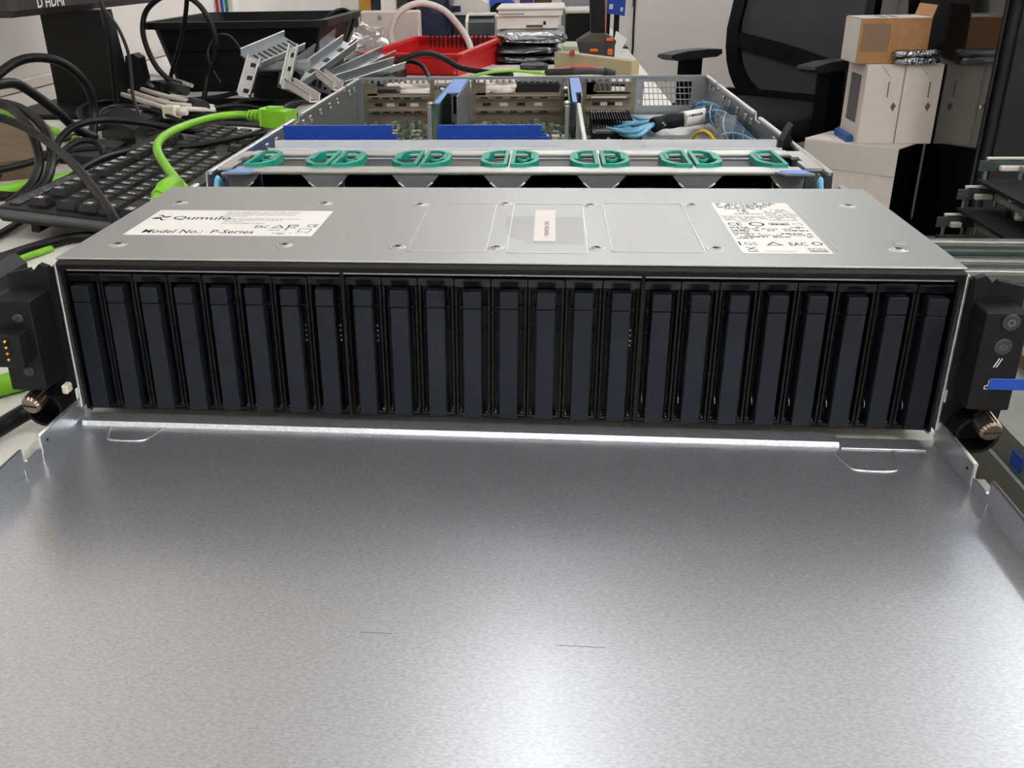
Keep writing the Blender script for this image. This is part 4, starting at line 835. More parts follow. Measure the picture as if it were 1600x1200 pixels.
# clear bag
def blob(name, m, c, sx, sy, sz, amp, seed, nu=16, nv=12):
    off = Vector((seed*7.3, seed*3.1, 0))
    def fn(u, v):
        a = 2*math.pi*u; b = math.pi*v
        d = Vector((math.sin(b)*math.cos(a), math.sin(b)*math.sin(a), math.cos(b)))
        k = 1+amp*mnoise.noise(d*2.2+off)+amp*.5*mnoise.noise(d*5+off)
        return Vector((c[0]+d.x*sx*k, c[1]+d.y*sy*k, max(TB+.0005, c[2]+d.z*sz*k)))
    return MB().grid(fn, nu, nv, False).build(name, m)
cb = OY(525, 62, 1.82)
tag(blob('clear_bag', baggy, (cb.x, 1.825, cb.z), .050, .045, .045, .5, 1), 'crumpled clear plastic bag behind the steel channels', 'bag')
cb = OY(570, 72, 1.93)
tag(blob('clear_bag', baggy, (cb.x, 1.93, cb.z), .055, .04, .045, .5, 2), 'crumpled milky bag against the beige panel', 'bag')
# beige panel, white cable
x0, x1 = OY(562, 20, 2.02).x, OY(655, 20, 2.02).x; zt = OY(610, 17, 2.02).z
BP = thing('beige_panel', 'flat beige metal panel standing upright behind the red crate', 'panel', ((x0+x1)/2, 2.03, TB))
MB().box((x0, 2.02, TB), (x1, 2.06, zt), .004).build('panel', beige, BP); q = OY(593, 27, 2.02); MB().lathe([(.006, 0), (.005, .003)], (q.x, 2.02, q.z), (0, -1, 0), 14).build('screw', nickel, BP)
cable('thick off-white cable hooped over the red crate', [(622, 100, 1.90), (613, 70, 1.90), (611, 45, 1.90), (625, 18, 1.90), (655, 5, 1.92), (690, 14, 1.94), (715, 38, 1.94), (732, 65, 1.92), (742, 100, 1.86)], .0075, whitec, z=False)
cable('black cable arched over the front of the red crate', [(610, 105, 1.55), (630, 92, 1.56), (665, 83, 1.58), (695, 92, 1.60), (720, 106, 1.60), (760, 113, 1.58), (800, 118, 1.55)], .006, z=False)
cable('smaller black cable curving into the red crate', [(615, 100, 1.54), (640, 96, 1.54), (658, 102, 1.53), (668, 116, 1.50), (672, 130, 1.46)], .0045, z=False)
cable('thin black wire arching behind the clear bag', [(495, 70, 1.66), (512, 28, 1.68), (535, 15, 1.70), (552, 26, 1.70), (548, 50, 1.68), (540, 72, 1.62)], .0042, z=False)
# red crate
x0, x1 = OY(612, 90, 1.72).x, OY(770, 90, 1.72).x; zt = OY(760, 82, 1.70).z
x0 -= .025; x1 -= .025
RC = thing('red_crate', 'red slotted plastic crate on the bench behind the server', 'crate', ((x0+x1)/2, 1.8, TB))
y0, y1 = 1.66, 1.96
b = MB(); b.prism([(x0+.02, TB), (x1-.02, TB), (x1, zt), (x0, zt-.006)], 'y', y0, y0+.004); b.build('front_wall', redp, RC)
MB().prism([(y0, TB), (y1, TB), (y1, zt+.012), (y0, zt)], 'x', x1-.012, x1-.007).build('side_wall', redp, RC)
MB().prism([(y0, TB), (y1, TB), (y1, zt+.012), (y0, zt)], 'x', x0+.007, x0+.012).build('side_wall', redp, RC)
MB().box((x0+.01, y0, TB), (x1-.01, y1, TB+.004)).build('floor_panel', redp, RC)
zb2 = zt+.012; bw = MB(); nb = 12
bw.box((x0+.01, y1-.004, TB), (x1-.01, y1, TB+.055)); bw.box((x0+.01, y1-.004, zb2-.016), (x1-.01, y1, zb2))
for k in range(nb+1): xx = x0+.012+(x1-x0-.03)*k/nb; bw.box((xx, y1-.004, TB+.055), (xx+.006, y1, zb2-.016))
bw.build('slotted_back_wall', redp, RC)
for yy, zz in ((y0-.004, zt), (y1-.002, zb2)): MB().box((x0-.008, yy, zz-.005), (x1+.006, yy+.014, zz+.003), .002).build('rim', redp, RC)
for xx in (x0-.006, x1-.010): MB().prism([(y0, zt-.005), (y1+.01, zb2-.005), (y1+.01, zb2+.003), (y0, zt+.003)], 'x', xx, xx+.014).build('rim', redp, RC)
for k in range(9): MB().box((x0+.03+.018*k, 1.80, TB+.004), (x0+.036+.018*k, 1.83, TB+.024), .002).build('slot_divider', redp if k % 3 else blackp, RC)
for k in range(14):
    rn = random.Random(k); xx = x0+.04+.011*k
    MB().box((xx, y1-.0045, TB+.062), (xx+.004, y1-.0041, zb2-.022)).build('slot', ink, RC)
RC.rotation_euler = (0, 0, math.radians(-14))
# label printer and boxes
x0, x1 = OY(728, 60, 2.2).x, OY(775, 60, 2.2).x; zt = OY(750, 26, 2.2).z; zm = OY(750, 56, 2.2).z
PR = thing('label_printer', 'black and white desktop label printer with rounded lid', 'printer', ((x0+x1)/2, 2.3, TB))
MB().prism([(2.2, TB), (2.38, TB), (2.38, zm), (2.2, zm)], 'x', x0, x1).build('base', white, PR)
MB().prism([(2.198, zm), (2.38, zm), (2.38, zt-.02), (2.34, zt), (2.24, zt), (2.205, zt-.015)], 'x', x0+.006, x1-.006).build('lid', dkgrey, PR)
MB().prism([(2.196, zm), (2.38, zm), (2.38, zt-.015), (2.34, zt+.004), (2.235, zt+.004), (2.20, zt-.012)], 'x', x0-.001, x0+.006).build('side_cheek', white, PR)
MB().prism([(2.23, zt+.0002), (2.35, zt+.0002), (2.35, zt+.003), (2.23, zt+.003)], 'x', x0+.006, x1-.006).build('top_strip', steel_b, PR)
MB().box((x0-.035, 2.15, zm-.03), (x0-.003, 2.19, zm+.004), .004).build('front_paddle', blackp, PR); MB().box((x0-.02, 2.18, TB), (x0-.004, 2.30, zm-.02), .004).build('side_foot', white, PR)
x0, x1 = OY(772, 60, 2.0).x, OY(876, 60, 2.0).x
zs = [TB, OY(800, 92, 2.0).z, OY(800, 80, 2.0).z, OY(800, 67, 2.0).z, OY(800, 46, 2.0).z]
def foilpack(name, m, x0, x1, y0, y1, z0, z1, seed):
    off = Vector((seed*5.7, 0, 0)); cx, cy, cz = (x0+x1)/2, (y0+y1)/2, (z0+z1)/2; hx, hy, hz = (x1-x0)/2, (y1-y0)/2, (z1-z0)/2
    sg = lambda v, e: math.copysign(abs(v)**e, v)
    def fn(u, v):
        a = 2*math.pi*u; b = math.pi*v; s_ = abs(math.sin(b))**.35
        p = Vector((sg(math.cos(a), .35)*s_, sg(math.sin(a), .35)*s_, sg(math.cos(b), .6)))
        k = 1+.10*mnoise.noise(p*2.5+off)
        zz = p.z+.35*mnoise.noise(Vector((p.x*4, p.y*4, p.z*2))+off)
        return Vector((cx+hx*p.x*k, cy+hy*p.y*k, cz+hz*max(-1, min(1, zz))))
    return MB().grid(fn, 40, 14, False).build(name, m)
for k in range(4):
    tag(foilpack('antistatic_bag', foil, x0+.006*(k % 2), x1+.014-.01*(k % 3), 1.86+.01*k, 2.16, zs[k]+.0003, zs[k+1], k), ('crinkled silver antistatic bag lowest in its stack', 'silver antistatic bag second from the bottom of its stack', 'silver antistatic bag third from the bottom of its stack', 'silver antistatic bag directly under the white cartons')[k], 'antistatic bag', 'stacked antistatic bags')
xa, xb = OY(776, 40, 2.0).x, OY(880, 40, 2.0).x; za, zb_, zc_ = zs[4], OY(800, 26, 2.0).z, OY(800, 11, 2.0).z
W1 = thing('white_carton', 'flat white printed carton resting on the silver bags', 'box', ((xa+xb)/2, 2.1, za)); MB().box((xa, 2.0, za+.0005), (xb-.012, 2.2, zb_), .002).build('carton', boxw, W1)
q = OY(835, 41, 2.0); MB().box((q.x-.02, 1.9993, q.z-.003), (q.x+.02, 1.9999, q.z+.003)).build('print_mark', kraftd, W1); q = OY(851, 36, 2.0); MB().box((q.x-.003, 1.9993, q.z-.004), (q.x+.003, 1.9999, q.z+.004)).build('print_mark', ink, W1)
W2 = thing('white_carton', 'wider white carton with overhanging lid on top of another carton', 'box', ((xa+xb)/2, 2.1, zb_)); MB().box((xa+.004, 1.99, zb_+.0005), (xb-.002, 2.2, zc_-.006), .002).build('carton', boxw, W2); MB().box((xa, 1.985, zc_-.006), (xb+.004, 2.205, zc_), .0015).build('lid', white, W2)
q = OY(800, 22, 1.99); MB().box((q.x-.03, 1.9893, q.z-.001), (q.x+.03, 1.9899, q.z+.001)).build('print_mark', ink_g, W2)
tag(MB().box((OY(772, 50, 2.25).x, 2.24, TB), (OY(790, 50, 2.25).x+.05, 2.34, OY(780, 24, 2.25).z), .003).build('white_carton', boxw), 'tall white carton standing behind the label printer', 'box')
# black box behind drill
x0, x1 = OY(884, 40, 2.45).x, OY(928, 40, 2.45).x
BB = thing('black_case', 'small black case with pale lid behind the drill', 'case', ((x0+x1)/2, 2.5, TB)); MB().box((x0, 2.42, TB), (x1+.02, 2.62, OY(900, 21, 2.42).z), .004).build('body', blackp, BB); MB().box((x0-.003, 2.415, OY(900, 21, 2.42).z), (x1+.02, 2.62, OY(900, 15, 2.42).z), .004).build('pale_lid', label_s, BB)
tag(MB().box((x0-.01, 2.66, TB), (x1+.05, 2.86, OY(900, -14, 2.66).z), .004).build('silver_unit', legm), 'grey metal unit standing behind the black case', 'device')
tag(MB().box((OY(880, 60, 2.2).x, 2.2, TB), (OY(925, 60, 2.2).x, 2.36, TB+.012), .001).build('pale_green_folder', mat('pale_green_card', (196, 204, 178), .6)), 'pale green folder lying flat beside the drill', 'folder')
# drill
DR = thing('cordless_drill', 'dark cordless drill standing on its battery with orange buttons', 'drill', (OY(930, 90, 1.98).x, 2.02, TB))
def dq(px, py): p = OY(px, py, 1.97); return (p.x, p.z)
zg = TB
MB().prism([(dq(902, 68)[0], dq(902, 68)[1]), (dq(908, 82)[0], zg), (dq(960, 88)[0], zg), (dq(961, 66)[0], dq(961, 66)[1]), (dq(950, 72)[0], dq(950, 66)[1])], 'y', 1.97, 2.08).build('battery', dkgrey, DR)
MB().prism([dq(901, 67), dq(915, 58), dq(926, 52), dq(945, 53), dq(963, 64), dq(962, 70), dq(945, 68)], 'y', 1.975, 2.075).build('battery_mount', drillm, DR)
MB().prism([dq(924, 54), dq(921, -30), dq(946, -30), dq(946, 52)], 'y', 1.99, 2.05).build('grip', blackp, DR)
MB().prism([dq(944, 50), dq(944, -30), dq(947, -30), dq(948, 50)], 'y', 1.995, 2.045).build('orange_spine', orange, DR)
zt_ = dq(930, -30)[1]; xg = dq(934, 0)[0]
MB().box((xg-.05, 1.985, zt_-.01), (xg+.07, 2.055, zt_+.07), .014).build('motor_body', drillm, DR); MB().lathe([(.022, 0), (.02, .03), (.010, .05)], (xg-.05, 2.02, zt_+.03), (-1, 0, 0)).build('chuck', blackp, DR)
for (a, b_) in (((921, 76), (934, 81)), ((949, 76), (957, 86))):
    p, q = dq(*a), dq(*b_); MB().box((p[0], 1.964, p[1]), (q[0], 1.9699, q[1]), .002).build('release_button', orange, DR)
p = dq(950, 62); MB().box((p[0]-.004, 1.968, p[1]-.004), (p[0]+.012, 1.975, p[1]+.004), .002).build('accent', orange, DR)
# slab and small tools
p0, p1 = OZ(866, 110, TB), OZ(986, 118, TB); za, zb_ = OY(866, 81, p0.y).z, OY(986, 96, p1.y).z
vs = []
dn = Vector((p1.x-p0.x, p1.y-p0.y, 0)).normalized(); bk = Vector((-dn.y, dn.x, 0))*.03
for q, zz in ((p0, za), (p1, zb_)): vs += [(q.x, q.y, TB), (q.x, q.y, zz), (q.x+bk.x, q.y+bk.y, zz), (q.x+bk.x, q.y+bk.y, TB)]
tag(MB().add(vs, [(0, 1, 2, 3), (7, 6, 5, 4), (0, 4, 5, 1), (1, 5, 6, 2), (2, 6, 7, 3), (3, 7, 4, 0)]).build('foam_block', slabm), 'long beige foam block in front of the drill', 'block')
PL = thing('pliers', 'red handled pliers lying in front of the beige foam block', 'pliers', OZ(900, 116, TB))
for s, m_ in ((0, redp), (1, dkgrey)):
    MB().tube(smooth([OZ(862-8*s, 113, TB+.012), OZ(890, 109+3*s, TB+.016), OZ(920, 108+3*s, TB+.016), OZ(945, 112, TB+.012)], 5), .007, 8).build('handle', m_, PL)
MB().tube([OZ(943, 112, TB+.012), OZ(962, 114, TB+.010)], [.009, .005], 8).build('jaw', dkgrey, PL)
tag(MB().tube([OZ(895, 86, TB+.004), OZ(894, 84, TB+.03), OZ(895, 80, TB+.06)], [.008, .007, .003], 8).build('screwdriver', redp), 'small red screwdriver standing by the foam block', 'screwdriver')
cable('thin green wire lying behind the server rear edge', [(735, 120, -.06), (770, 112, -.07), (810, 111, -.075), (850, 115, -.08)], .003, greenc, name='green_wire', cat='wire')
tag(foilpack('black_pouch', dkgrey, OY(812, 100, 1.74).x, OY(856, 100, 1.74).x, 1.74, 1.80, TB, OY(830, 101, 1.74).z, 9), 'crumpled dark pouch lying before the silver bags', 'pouch')
for (px_, py_, r_, lb) in ((962, 58, .02, 'folded white paper scrap beside the drill'), (972, 78, .02, 'flat pale paper scrap at the bench edge')):
    c = OZ(px_, py_, TB+.0005) if py_ > 60 else OY(px_, py_, 2.1)
    if py_ > 60: tag(MB().prism([(c.x-.03, c.y-.05), (c.x+.012, c.y-.03), (c.x+.012, c.y+.06), (c.x-.03, c.y+.03)], 'z', TB+.0002, TB+.0016).build('paper_scrap', label_w), lb, 'paper')
    else: tag(MB().add([(c.x-.01, 2.1, TB), (c.x+.012, 2.1, TB), (c.x+.030, 2.12, c.z-.006), (c.x+.003, 2.14, c.z+.012), (c.x-.01, 2.103, TB), (c.x+.012, 2.103, TB), (c.x+.030, 2.124, c.z-.006), (c.x+.003, 2.144, c.z+.012)], [(0, 1, 2, 3), (7, 6, 5, 4), (0, 4, 5, 1), (1, 5, 6, 2), (2, 6, 7, 3), (3, 7, 4, 0)]).build('paper_scrap', label_w), lb, 'paper')
# things further back on the bench
x0, x1 = OY(652, 30, 2.4).x, OY(705, 30, 2.4).x
tag(foilpack('blue_film_roll', darkblue, x0, x1, 2.36, 2.55, TB, OY(680, -30, 2.4).z, 12), 'dark blue film wrapped bundle behind the beige panel', 'bundle')
cg = OY(735, 12, 2.45)
GD = thing('white_gadget', 'white moulded device with dark side vent behind the label printer', 'device', (cg.x, 2.5, TB))
MB().box((OY(706, 20, 2.45).x, 2.45, TB), (OY(762, 20, 2.45).x, 2.60, OY(735, 24, 2.45).z), .004).build('plinth', dkgrey, GD)
MB().prism([(OY(708, 22, 2.45).x, OY(708, 23.5, 2.45).z), (OY(762, 22, 2.45).x, OY(762, 23.5, 2.45).z), (OY(760, 6, 2.45).x, OY(760, 6, 2.45).z), (OY(745, 0, 2.45).x, OY(745, -6, 2.45).z), (OY(722, 0, 2.45).x, OY(722, -4, 2.45).z), (OY(706, 8, 2.45).x, OY(706, 8, 2.45).z)], 'y', 2.45, 2.58).build('shell', white, GD)
MB().box((OY(706, 20, 2.45).x, 2.446, OY(712, 19, 2.45).z), (OY(720, 20, 2.45).x, 2.4499, OY(712, 9, 2.45).z), .003).build('vent', darkblue, GD)
cr = OY(782, 8, 2.7); RT = thing('blue_tape_roll', 'blue reel with dark core lying behind the white cartons', 'reel', (cr.x, 2.7, TB))
ring(MB(), [(cr.x+.055*math.cos(a*math.pi/16), cr.z-.03+.055*math.sin(a*math.pi/16)) for a in range(32)], [(cr.x+.038*math.cos(a*math.pi/16), cr.z-.03+.038*math.sin(a*math.pi/16)) for a in range(32)], -2.76, -2.70, Matrix(((1, 0, 0, 0), (0, 0, -1, 0), (0, 1, 0, 0), (0, 0, 0, 1)))).build('reel_rim', bright_b, RT)
MB().cyl((cr.x, 2.712, cr.z-.03), (cr.x, 2.75, cr.z-.03), .0378, n=24).build('core', blackp, RT); MB().box((cr.x-.04, 2.70, TB), (cr.x+.04, 2.76, cr.z-.08), .003).build('stand', blackp, RT)
tag(MB().box((OY(812, 8, 2.75).x, 2.75, TB), (OY(832, 8, 2.75).x, 2.85, OY(820, -20, 2.75).z), .006).build('purple_tub', purple), 'purple plastic tub behind the white cartons', 'tub')
tag(MB().box((OY(834, 8, 2.75).x, 2.75, TB), (OY(862, 8, 2.75).x, 2.85, OY(850, -20, 2.75).z), .006).build('brown_pack', kraftd), 'brown packet next to the purple tub', 'packet')
for k, (a, b_, m_, lb) in enumerate(((560, 580, yellow, 'ochre binder standing behind the beige panel'), (580, 594, darkblue, 'navy binder between the ochre and white binders'), (594, 620, boxw, 'white binder behind the beige panel'), (620, 640, dkgrey, 'grey binder beside the white binder'), (641, 654, blackp, 'black binder at the end of the binder row'))):
    xa, xb = OY(a, 8, 2.5).x, OY(b_, 8, 2.5).x; BD = thing('binder', lb, 'binder', ((xa+xb)/2, 2.6, TB), 'binders behind the beige panel')
    MB().box((xa+.001, 2.5, TB), (xb-.001, 2.72, .19), .003).build('cover', m_, BD); MB().box((xa+(xb-xa)*.25, 2.4985, .09), (xa+(xb-xa)*.75, 2.4999, .15)).build('spine_label', label_s, BD)
# stand with hanging blue packets
xp = OY(964, 20, 2.3).x; ST = thing('display_stand', 'slim black upright stand at the bench edge', 'stand', (xp, 2.3, TB))
MB().box((xp-.05, 2.24, TB), (xp+.03, 2.36, TB+.006), .002).build('foot_plate', blackp, ST); MB().box((xp-.007, 2.295, TB+.006), (xp+.007, 2.309, .34), .001).build('post', blackp, ST); MB().box((xp-.026, 2.30, TB+.006), (xp-.017, 2.308, .30), .001).build('post', blackp, ST)
MB().box((xp-.05, 2.270, .20), (xp+.05, 2.276, .205), .001).build('hook', nickel, ST); MB().box((xp-.004, 2.276, .198), (xp+.004, 2.30, .206), .001).build('hook_arm', nickel, ST)
x0, x1 = OY(948, 10, 2.27).x, OY(979, 10, 2.27).x; BK = thing('blue_packet', 'blue printed packet hanging from the slim black stand', 'packet', ((x0+x1)/2, 2.268, .1))
zq = OY(960, 24, 2.27).z
MB().prism([(x0, zq+.006), (x1-.004, zq-.002), (x1, .204), (x0, .204)], 'y', 2.262, 2.2695).build('packet', blue, BK); MB().box((x0+.006, 2.261, zq+.016), (x0+.016, 2.2619, zq+.028)).build('print_mark', label_s, BK); MB().box((x1-.016, 2.261, zq+.010), (x1-.010, 2.2619, zq+.02)).build('print_mark', label_s, BK)
# wire on the back wall
pw = OY(991, 0, YF-.01)
HW = thing('hanging_wire', 'thin grey wire hanging down the back wall beside the bench', 'wire', (pw.x, YF-.008, FL))
MB().tube(smooth([(pw.x, YF-.006, 1.4), (pw.x+.003, YF-.006, .3), OY(990, 40, YF-.006), OY(989, 70, YF-.006), OY(987, 90, YF-.006), (pw.x-.02, YF-.006, FL+.1)], 6), .005, 8).build('wire', rubber2, HW); q = OY(991, 3, YF-.006); MB().box((q.x-.008, YF-.014, q.z-.02), (q.x+.008, YF-.001, q.z+.06), .003).build('inline_switch', dkgrey, HW)
# ------------------------------------------------------------------ office chair
CH = thing('office_chair', 'black mesh-backed swivel chair with T-shaped armrests', 'chair', (.665, 2.765, FL), rot=(0, 0, math.radians(132)), local=True)
# local frame: +y is the way the chair faces, x to its right; heights above the floor
cz = -FL
def armpad(s):
    x = s*.265
    a = MB().prism([(-.015, .30), (-.035, .50), (-.035, .645), (.035, .645), (.035, .50), (.02, .30)], 'x', x-.022, x+.022).build('arm_post', chairm, CH)
    MB().box((s*.10, -.025, .30), (x, .025, .335), .006).build('arm_bracket', chairm, CH)
    MB().prism([(-.125, .646), (-.10, .637), (.10, .637), (.13, .648), (.125, .657), (.05, .664), (-.05, .664), (-.12, .660)], 'x', x-.030, x+.030).build('arm_pad', padm, CH)
for s in (-1, 1): armpad(s)
def seatfn(u, v):
    a = 2*math.pi*u; b = math.pi*v; sg = lambda t, e: math.copysign(abs(t)**e, t); s_ = abs(math.sin(b))**.4
    return Vector((.25*sg(math.cos(a), .55)*s_, .02+.24*sg(math.sin(a), .55)*s_, .475+.045*sg(math.cos(b), .7)))
MB().grid(seatfn, 32, 12).build('seat', fabm, CH)
def backpt(u, z, off=0):
    # u -1..1 across, z height; shell curves round the sitter
    return Vector((u, -.225-.05*math.sin((z-.5)*2.2)*.6+(u/.27)**2*.05+off-(.10*max(0, z-.75)), z))
def outline(n=40, k=1.0):
    pts = []
    for i in range(n):
        a = 2*math.pi*i/n; c, s_ = math.cos(a), math.sin(a)
        zz = .81+.35*math.copysign(abs(s_)**.75, s_)*k
        wd = (.195+.075*math.cos((zz-.62)*3.0))*k
        pts.append((wd*math.copysign(abs(c)**.6, c), zz))
    return pts
def shell(o, i, t0, t1):
    n = len(o); vs = [backpt(*p, t0) for p in o]+[backpt(*p, t0) for p in i]+[backpt(*p, t1) for p in o]+[backpt(*p, t1) for p in i]; fs = []
    for a in range(n):
        b = (a+1) % n; fs += [(a, n+a, n+b, b), (2*n+a, 2*n+b, 3*n+b, 3*n+a), (a, b, 2*n+b, 2*n+a), (n+a, 3*n+a, 3*n+b, n+b)]
    return MB().add(vs, fs)
shell(outline(), outline(k=.86), -.018, .018).build('back_frame', chairm, CH)
def meshfn(u, v):
    z = .50+.62*v; ol = outline(80, .90)
    zs_ = sorted(ol, key=lambda p: abs(p[1]-z))[:4]; wd = max(abs(p[0]) for p in zs_)
    return backpt((u*2-1)*wd, z, 0)
m_ = MB().grid(meshfn, 14, 20); m_.build('mesh_panel', mesh_m, CH)
def barfn(z0, z1, sl, nm):
    vs = []; n = 14
    for k in range(n+1):
        u = -.245+.49*k/n
        for zz, t in ((z0, -.014), (z1, -.014), (z1, .016), (z0, .016)): vs.append(backpt(u, zz+sl*u, t))
    fs = [(k*4+q, k*4+(q+1) % 4, (k+1)*4+(q+1) % 4, (k+1)*4+q) for k in range(n) for q in range(4)]
    MB().add(vs, fs+[(0, 1, 2, 3), (n*4+3, n*4+2, n*4+1, n*4)]).build(nm, chairm, CH)
barfn(.615, .665, .20, 'lumbar_bar'); barfn(.485, .53, 0, 'lower_bar')
MB().prism([(-.30, .40), (-.25, .40), (-.275, .62), (-.30, .62)], 'x', -.045, .045).build('back_spine', chairm, CH)
MB().prism([(-.30, .38), (.05, .38), (.05, .43), (-.30, .43)], 'x', -.06, .06).build('seat_mechanism', chairm, CH)
MB().cyl((0, 0, .10), (0, 0, .39), .028).build('gas_column', chairm, CH)
for k in range(5):
    a = 2*math.pi*k/5; e = Vector((math.cos(a), math.sin(a), 0))
    MB().bar(e*.02+Vector((0, 0, .105)), e*.29+Vector((0, 0, .075)), .05, .03).build('base_spoke', chairm, CH)
    MB().cyl(e*.29+Vector((-e.y, e.x, 0))*-.02+Vector((0, 0, .03)), e*.29+Vector((-e.y, e.x, 0))*.02+Vector((0, 0, .03)), .03, n=14).build('castor', chairm, CH)
# ------------------------------------------------------------------ cabinet, tower and cartons
yb = 2.25; XC = OY(1476, 105, yb).x+.003; YC = OX(1520, 260, XC).y
CB = thing('equipment_cabinet', 'tall dark cabinet with a glossy black side panel', 'cabinet', (1.5, 3.2, FL))
MB().box((XC+.012, YC-.015, FL), (1.85, 4.0, 1.35), .004).build('carcass', cabm, CB)
MB().box((XC, YC, FL+.06), (XC+.0118, 3.99, 1.34), .002).build('gloss_side_panel', glossb, CB)
MB().box((XC+.03, YC-.023, FL+.08), (1.435, YC-.0152, 1.32), .002).build('door', cabm, CB); MB().box((1.45, YC-.023, FL+.08), (1.835, YC-.0152, 1.32), .002).build('door', cabm, CB)
q = OX(1536, 169, XC); MB().lathe([(.006, 0), (.005, .003)], (XC, max(q.y, YC+.02), q.z), (-1, 0, 0), 12).build('stud', nickel, CB)
zt = OY(1400, 225, yb).z
c0, c1, c2 = OZ(1292, 237, zt), OZ(1405, 231, zt), OZ(1458, 229, zt)
# tower turned so that its corner faces the camera
cor = Vector((OY(1405, 231, yb-.07).x, yb-.07, 0)); e1 = Vector((-.76, .65, 0)).normalized(); e2 = Vector((.65, .76, 0)).normalized()
TW = thing('computer_tower', 'white tower case with glossy black front on the floor', 'computer', (cor.x, cor.y, FL))
Mt = Matrix(((e1.x, e2.x, 0, cor.x), (e1.y, e2.y, 0, cor.y), (0, 0, 1, 0), (0, 0, 0, 1)))
def pt(u, v): return (u, v)
tw_w = .26; tw_d = (XC-.004-cor.x)/e2.x
MB().prism([(0, 0), (tw_w, 0), (tw_w, tw_d), (0, tw_d)], 'z', FL+.015, zt, Mt).build('case', boxw, TW)
MB().box((-.0015, 0, FL+.015), (-.0002, tw_d, zt-.002), 0, Mt).build('gloss_front', glossb, TW)
MB().box((.002, -.0025, zt-.075), (tw_w-.002, -.0002, zt-.002), .001, Mt).build('upper_panel', white, TW)
for u in (.03, tw_w-.03):
    for v in (.03, tw_d-.03): MB().cyl(Mt @ Vector((u, v, FL)), Mt @ Vector((u, v, FL+.0149)), .015, n=12).build('foot', blackp, TW)
tag(MB().box((OY(1326, 222, yb).x, yb+.03, zt+.0003), (OY(1357, 100, yb).x-.003, yb+.15, OY(1325, 214, yb).z), .002).build('blue_carton', boxb), 'thin blue printed carton lying on the white tower', 'box')
zb2 = zt
xw0, xw1 = OY(1357, 100, yb).x, XC-.002; zw = OY(1400, 101, yb).z; xm = (xw0+xw1)/2
for a, b_, lb, s in ((xw0, xm-.001, 'white carton with grey side panel standing next to the wall side', 0), (xm+.001, xw1-.001, 'white carton standing against the glossy cabinet side', 1)):
    WB = thing('white_box', lb, 'box', ((a+b_)/2, yb, zb2), 'upright white cartons on the tower')
    MB().box((a, yb, zb2+.0003), (b_, yb+.17, zw), .0015).build('carton', boxw, WB)
    q = OY(1395 if s == 0 else 1449, 167, yb); MB().prism([(q.x-.007, q.z), (q.x, q.z+.012), (q.x+.007, q.z+.002), (q.x+.001, q.z-.012)], 'y', yb-.0006, yb-.0001).build('print_mark', ink_g, WB)
    q = OY(1388 if s == 0 else 1452, 140, yb); MB().box((q.x-.002, yb-.0006, q.z-.02), (q.x+.001, yb-.0001, q.z+.02)).build('print_mark', ink_g, WB)
    for k in (-1, 1): MB().bar((a+(b_-a)*.35, yb-.0003, zw-.002), (a+(b_-a)*(.35+.28), yb-.0003, zw-.030), .0008, .0005, (0, 1, 0)).build('flap_crease', ink_g, WB)
    if s == 0: MB().box((a-.0006, yb+.04, zb2+.05), (a-.0001, yb+.13, zw-.03)).build('side_panel_print', ink_g, WB)
xk0, xk1 = OY(1350, 30, yb).x, OY(1462, 30, yb).x; zk = OY(1400, 29, yb).z
KC = thing('cardboard_box', 'brown cardboard box with white taped edge on the white cartons', 'box', ((xk0+xk1)/2, yb, zw))
MB().box((xk0, yb+.02, zw+.0003), (xk1, yb+.16, zk), .001).build('carton', kraft, KC)
MB().box((xk0+.002, yb+.0205, zk), (xk1-.002, yb+.155, zk+.0008)).build('top_label', label_w, KC); MB().box((xk0-.0008, yb+.022, zw+.002), (xk0, yb+.155, zk-.002)).build('side_label', label_w, KC)
MB().add([(xk1-.002, yb+.02, zk), (xk1-.002, yb+.15, zk), (xk1+.006, yb+.15, zk+.03), (xk1+.006, yb+.02, zk+.03), (xk1, yb+.02, zk), (xk1, yb+.15, zk), (xk1+.008, yb+.15, zk+.03), (xk1+.008, yb+.02, zk+.03)], [(0, 1, 2, 3), (7, 6, 5, 4), (0, 4, 5, 1), (1, 5, 6, 2), (2, 6, 7, 3), (3, 7, 4, 0)]).build('raised_flap', kraft, KC)
MB().prism([(xk0+.006, zw+.03), (xk0+.075, zw+.03), (xk0+.08, zw+.075), (xk0+.074, zk-.012), (xk0+.008, zk-.012)], 'y', yb+.0194, yb+.0199).build('torn_tape_patch', mat('tape_patch', (146, 118, 90), .5), KC)
b = MB(); rn = random.Random(4)
for k in range(2):
    for r_ in range(2):
        for q in range(4): b.box((xk0+.06+.028*k+.004*q, yb+.05+.04*r_, zk+.0008), (xk0+.06+.028*k+.004*q+rn.choice((.002, .003)), yb+.08+.04*r_, zk+.001))
b.build('print_mark', ink, KC)
for k in range(2):
    z0 = zw+.0003+.018*k
    tag(foilpack('foil_packet', foil, OY(1402, 90, yb-.02).x-.006*k, OY(1472, 90, yb-.02).x, yb-.02, yb+.018, z0, z0+.0175, 20+k), ('lower silver foil packet on the white cartons', 'upper silver foil packet on the white cartons')[k], 'packet', 'foil packets on the white cartons')
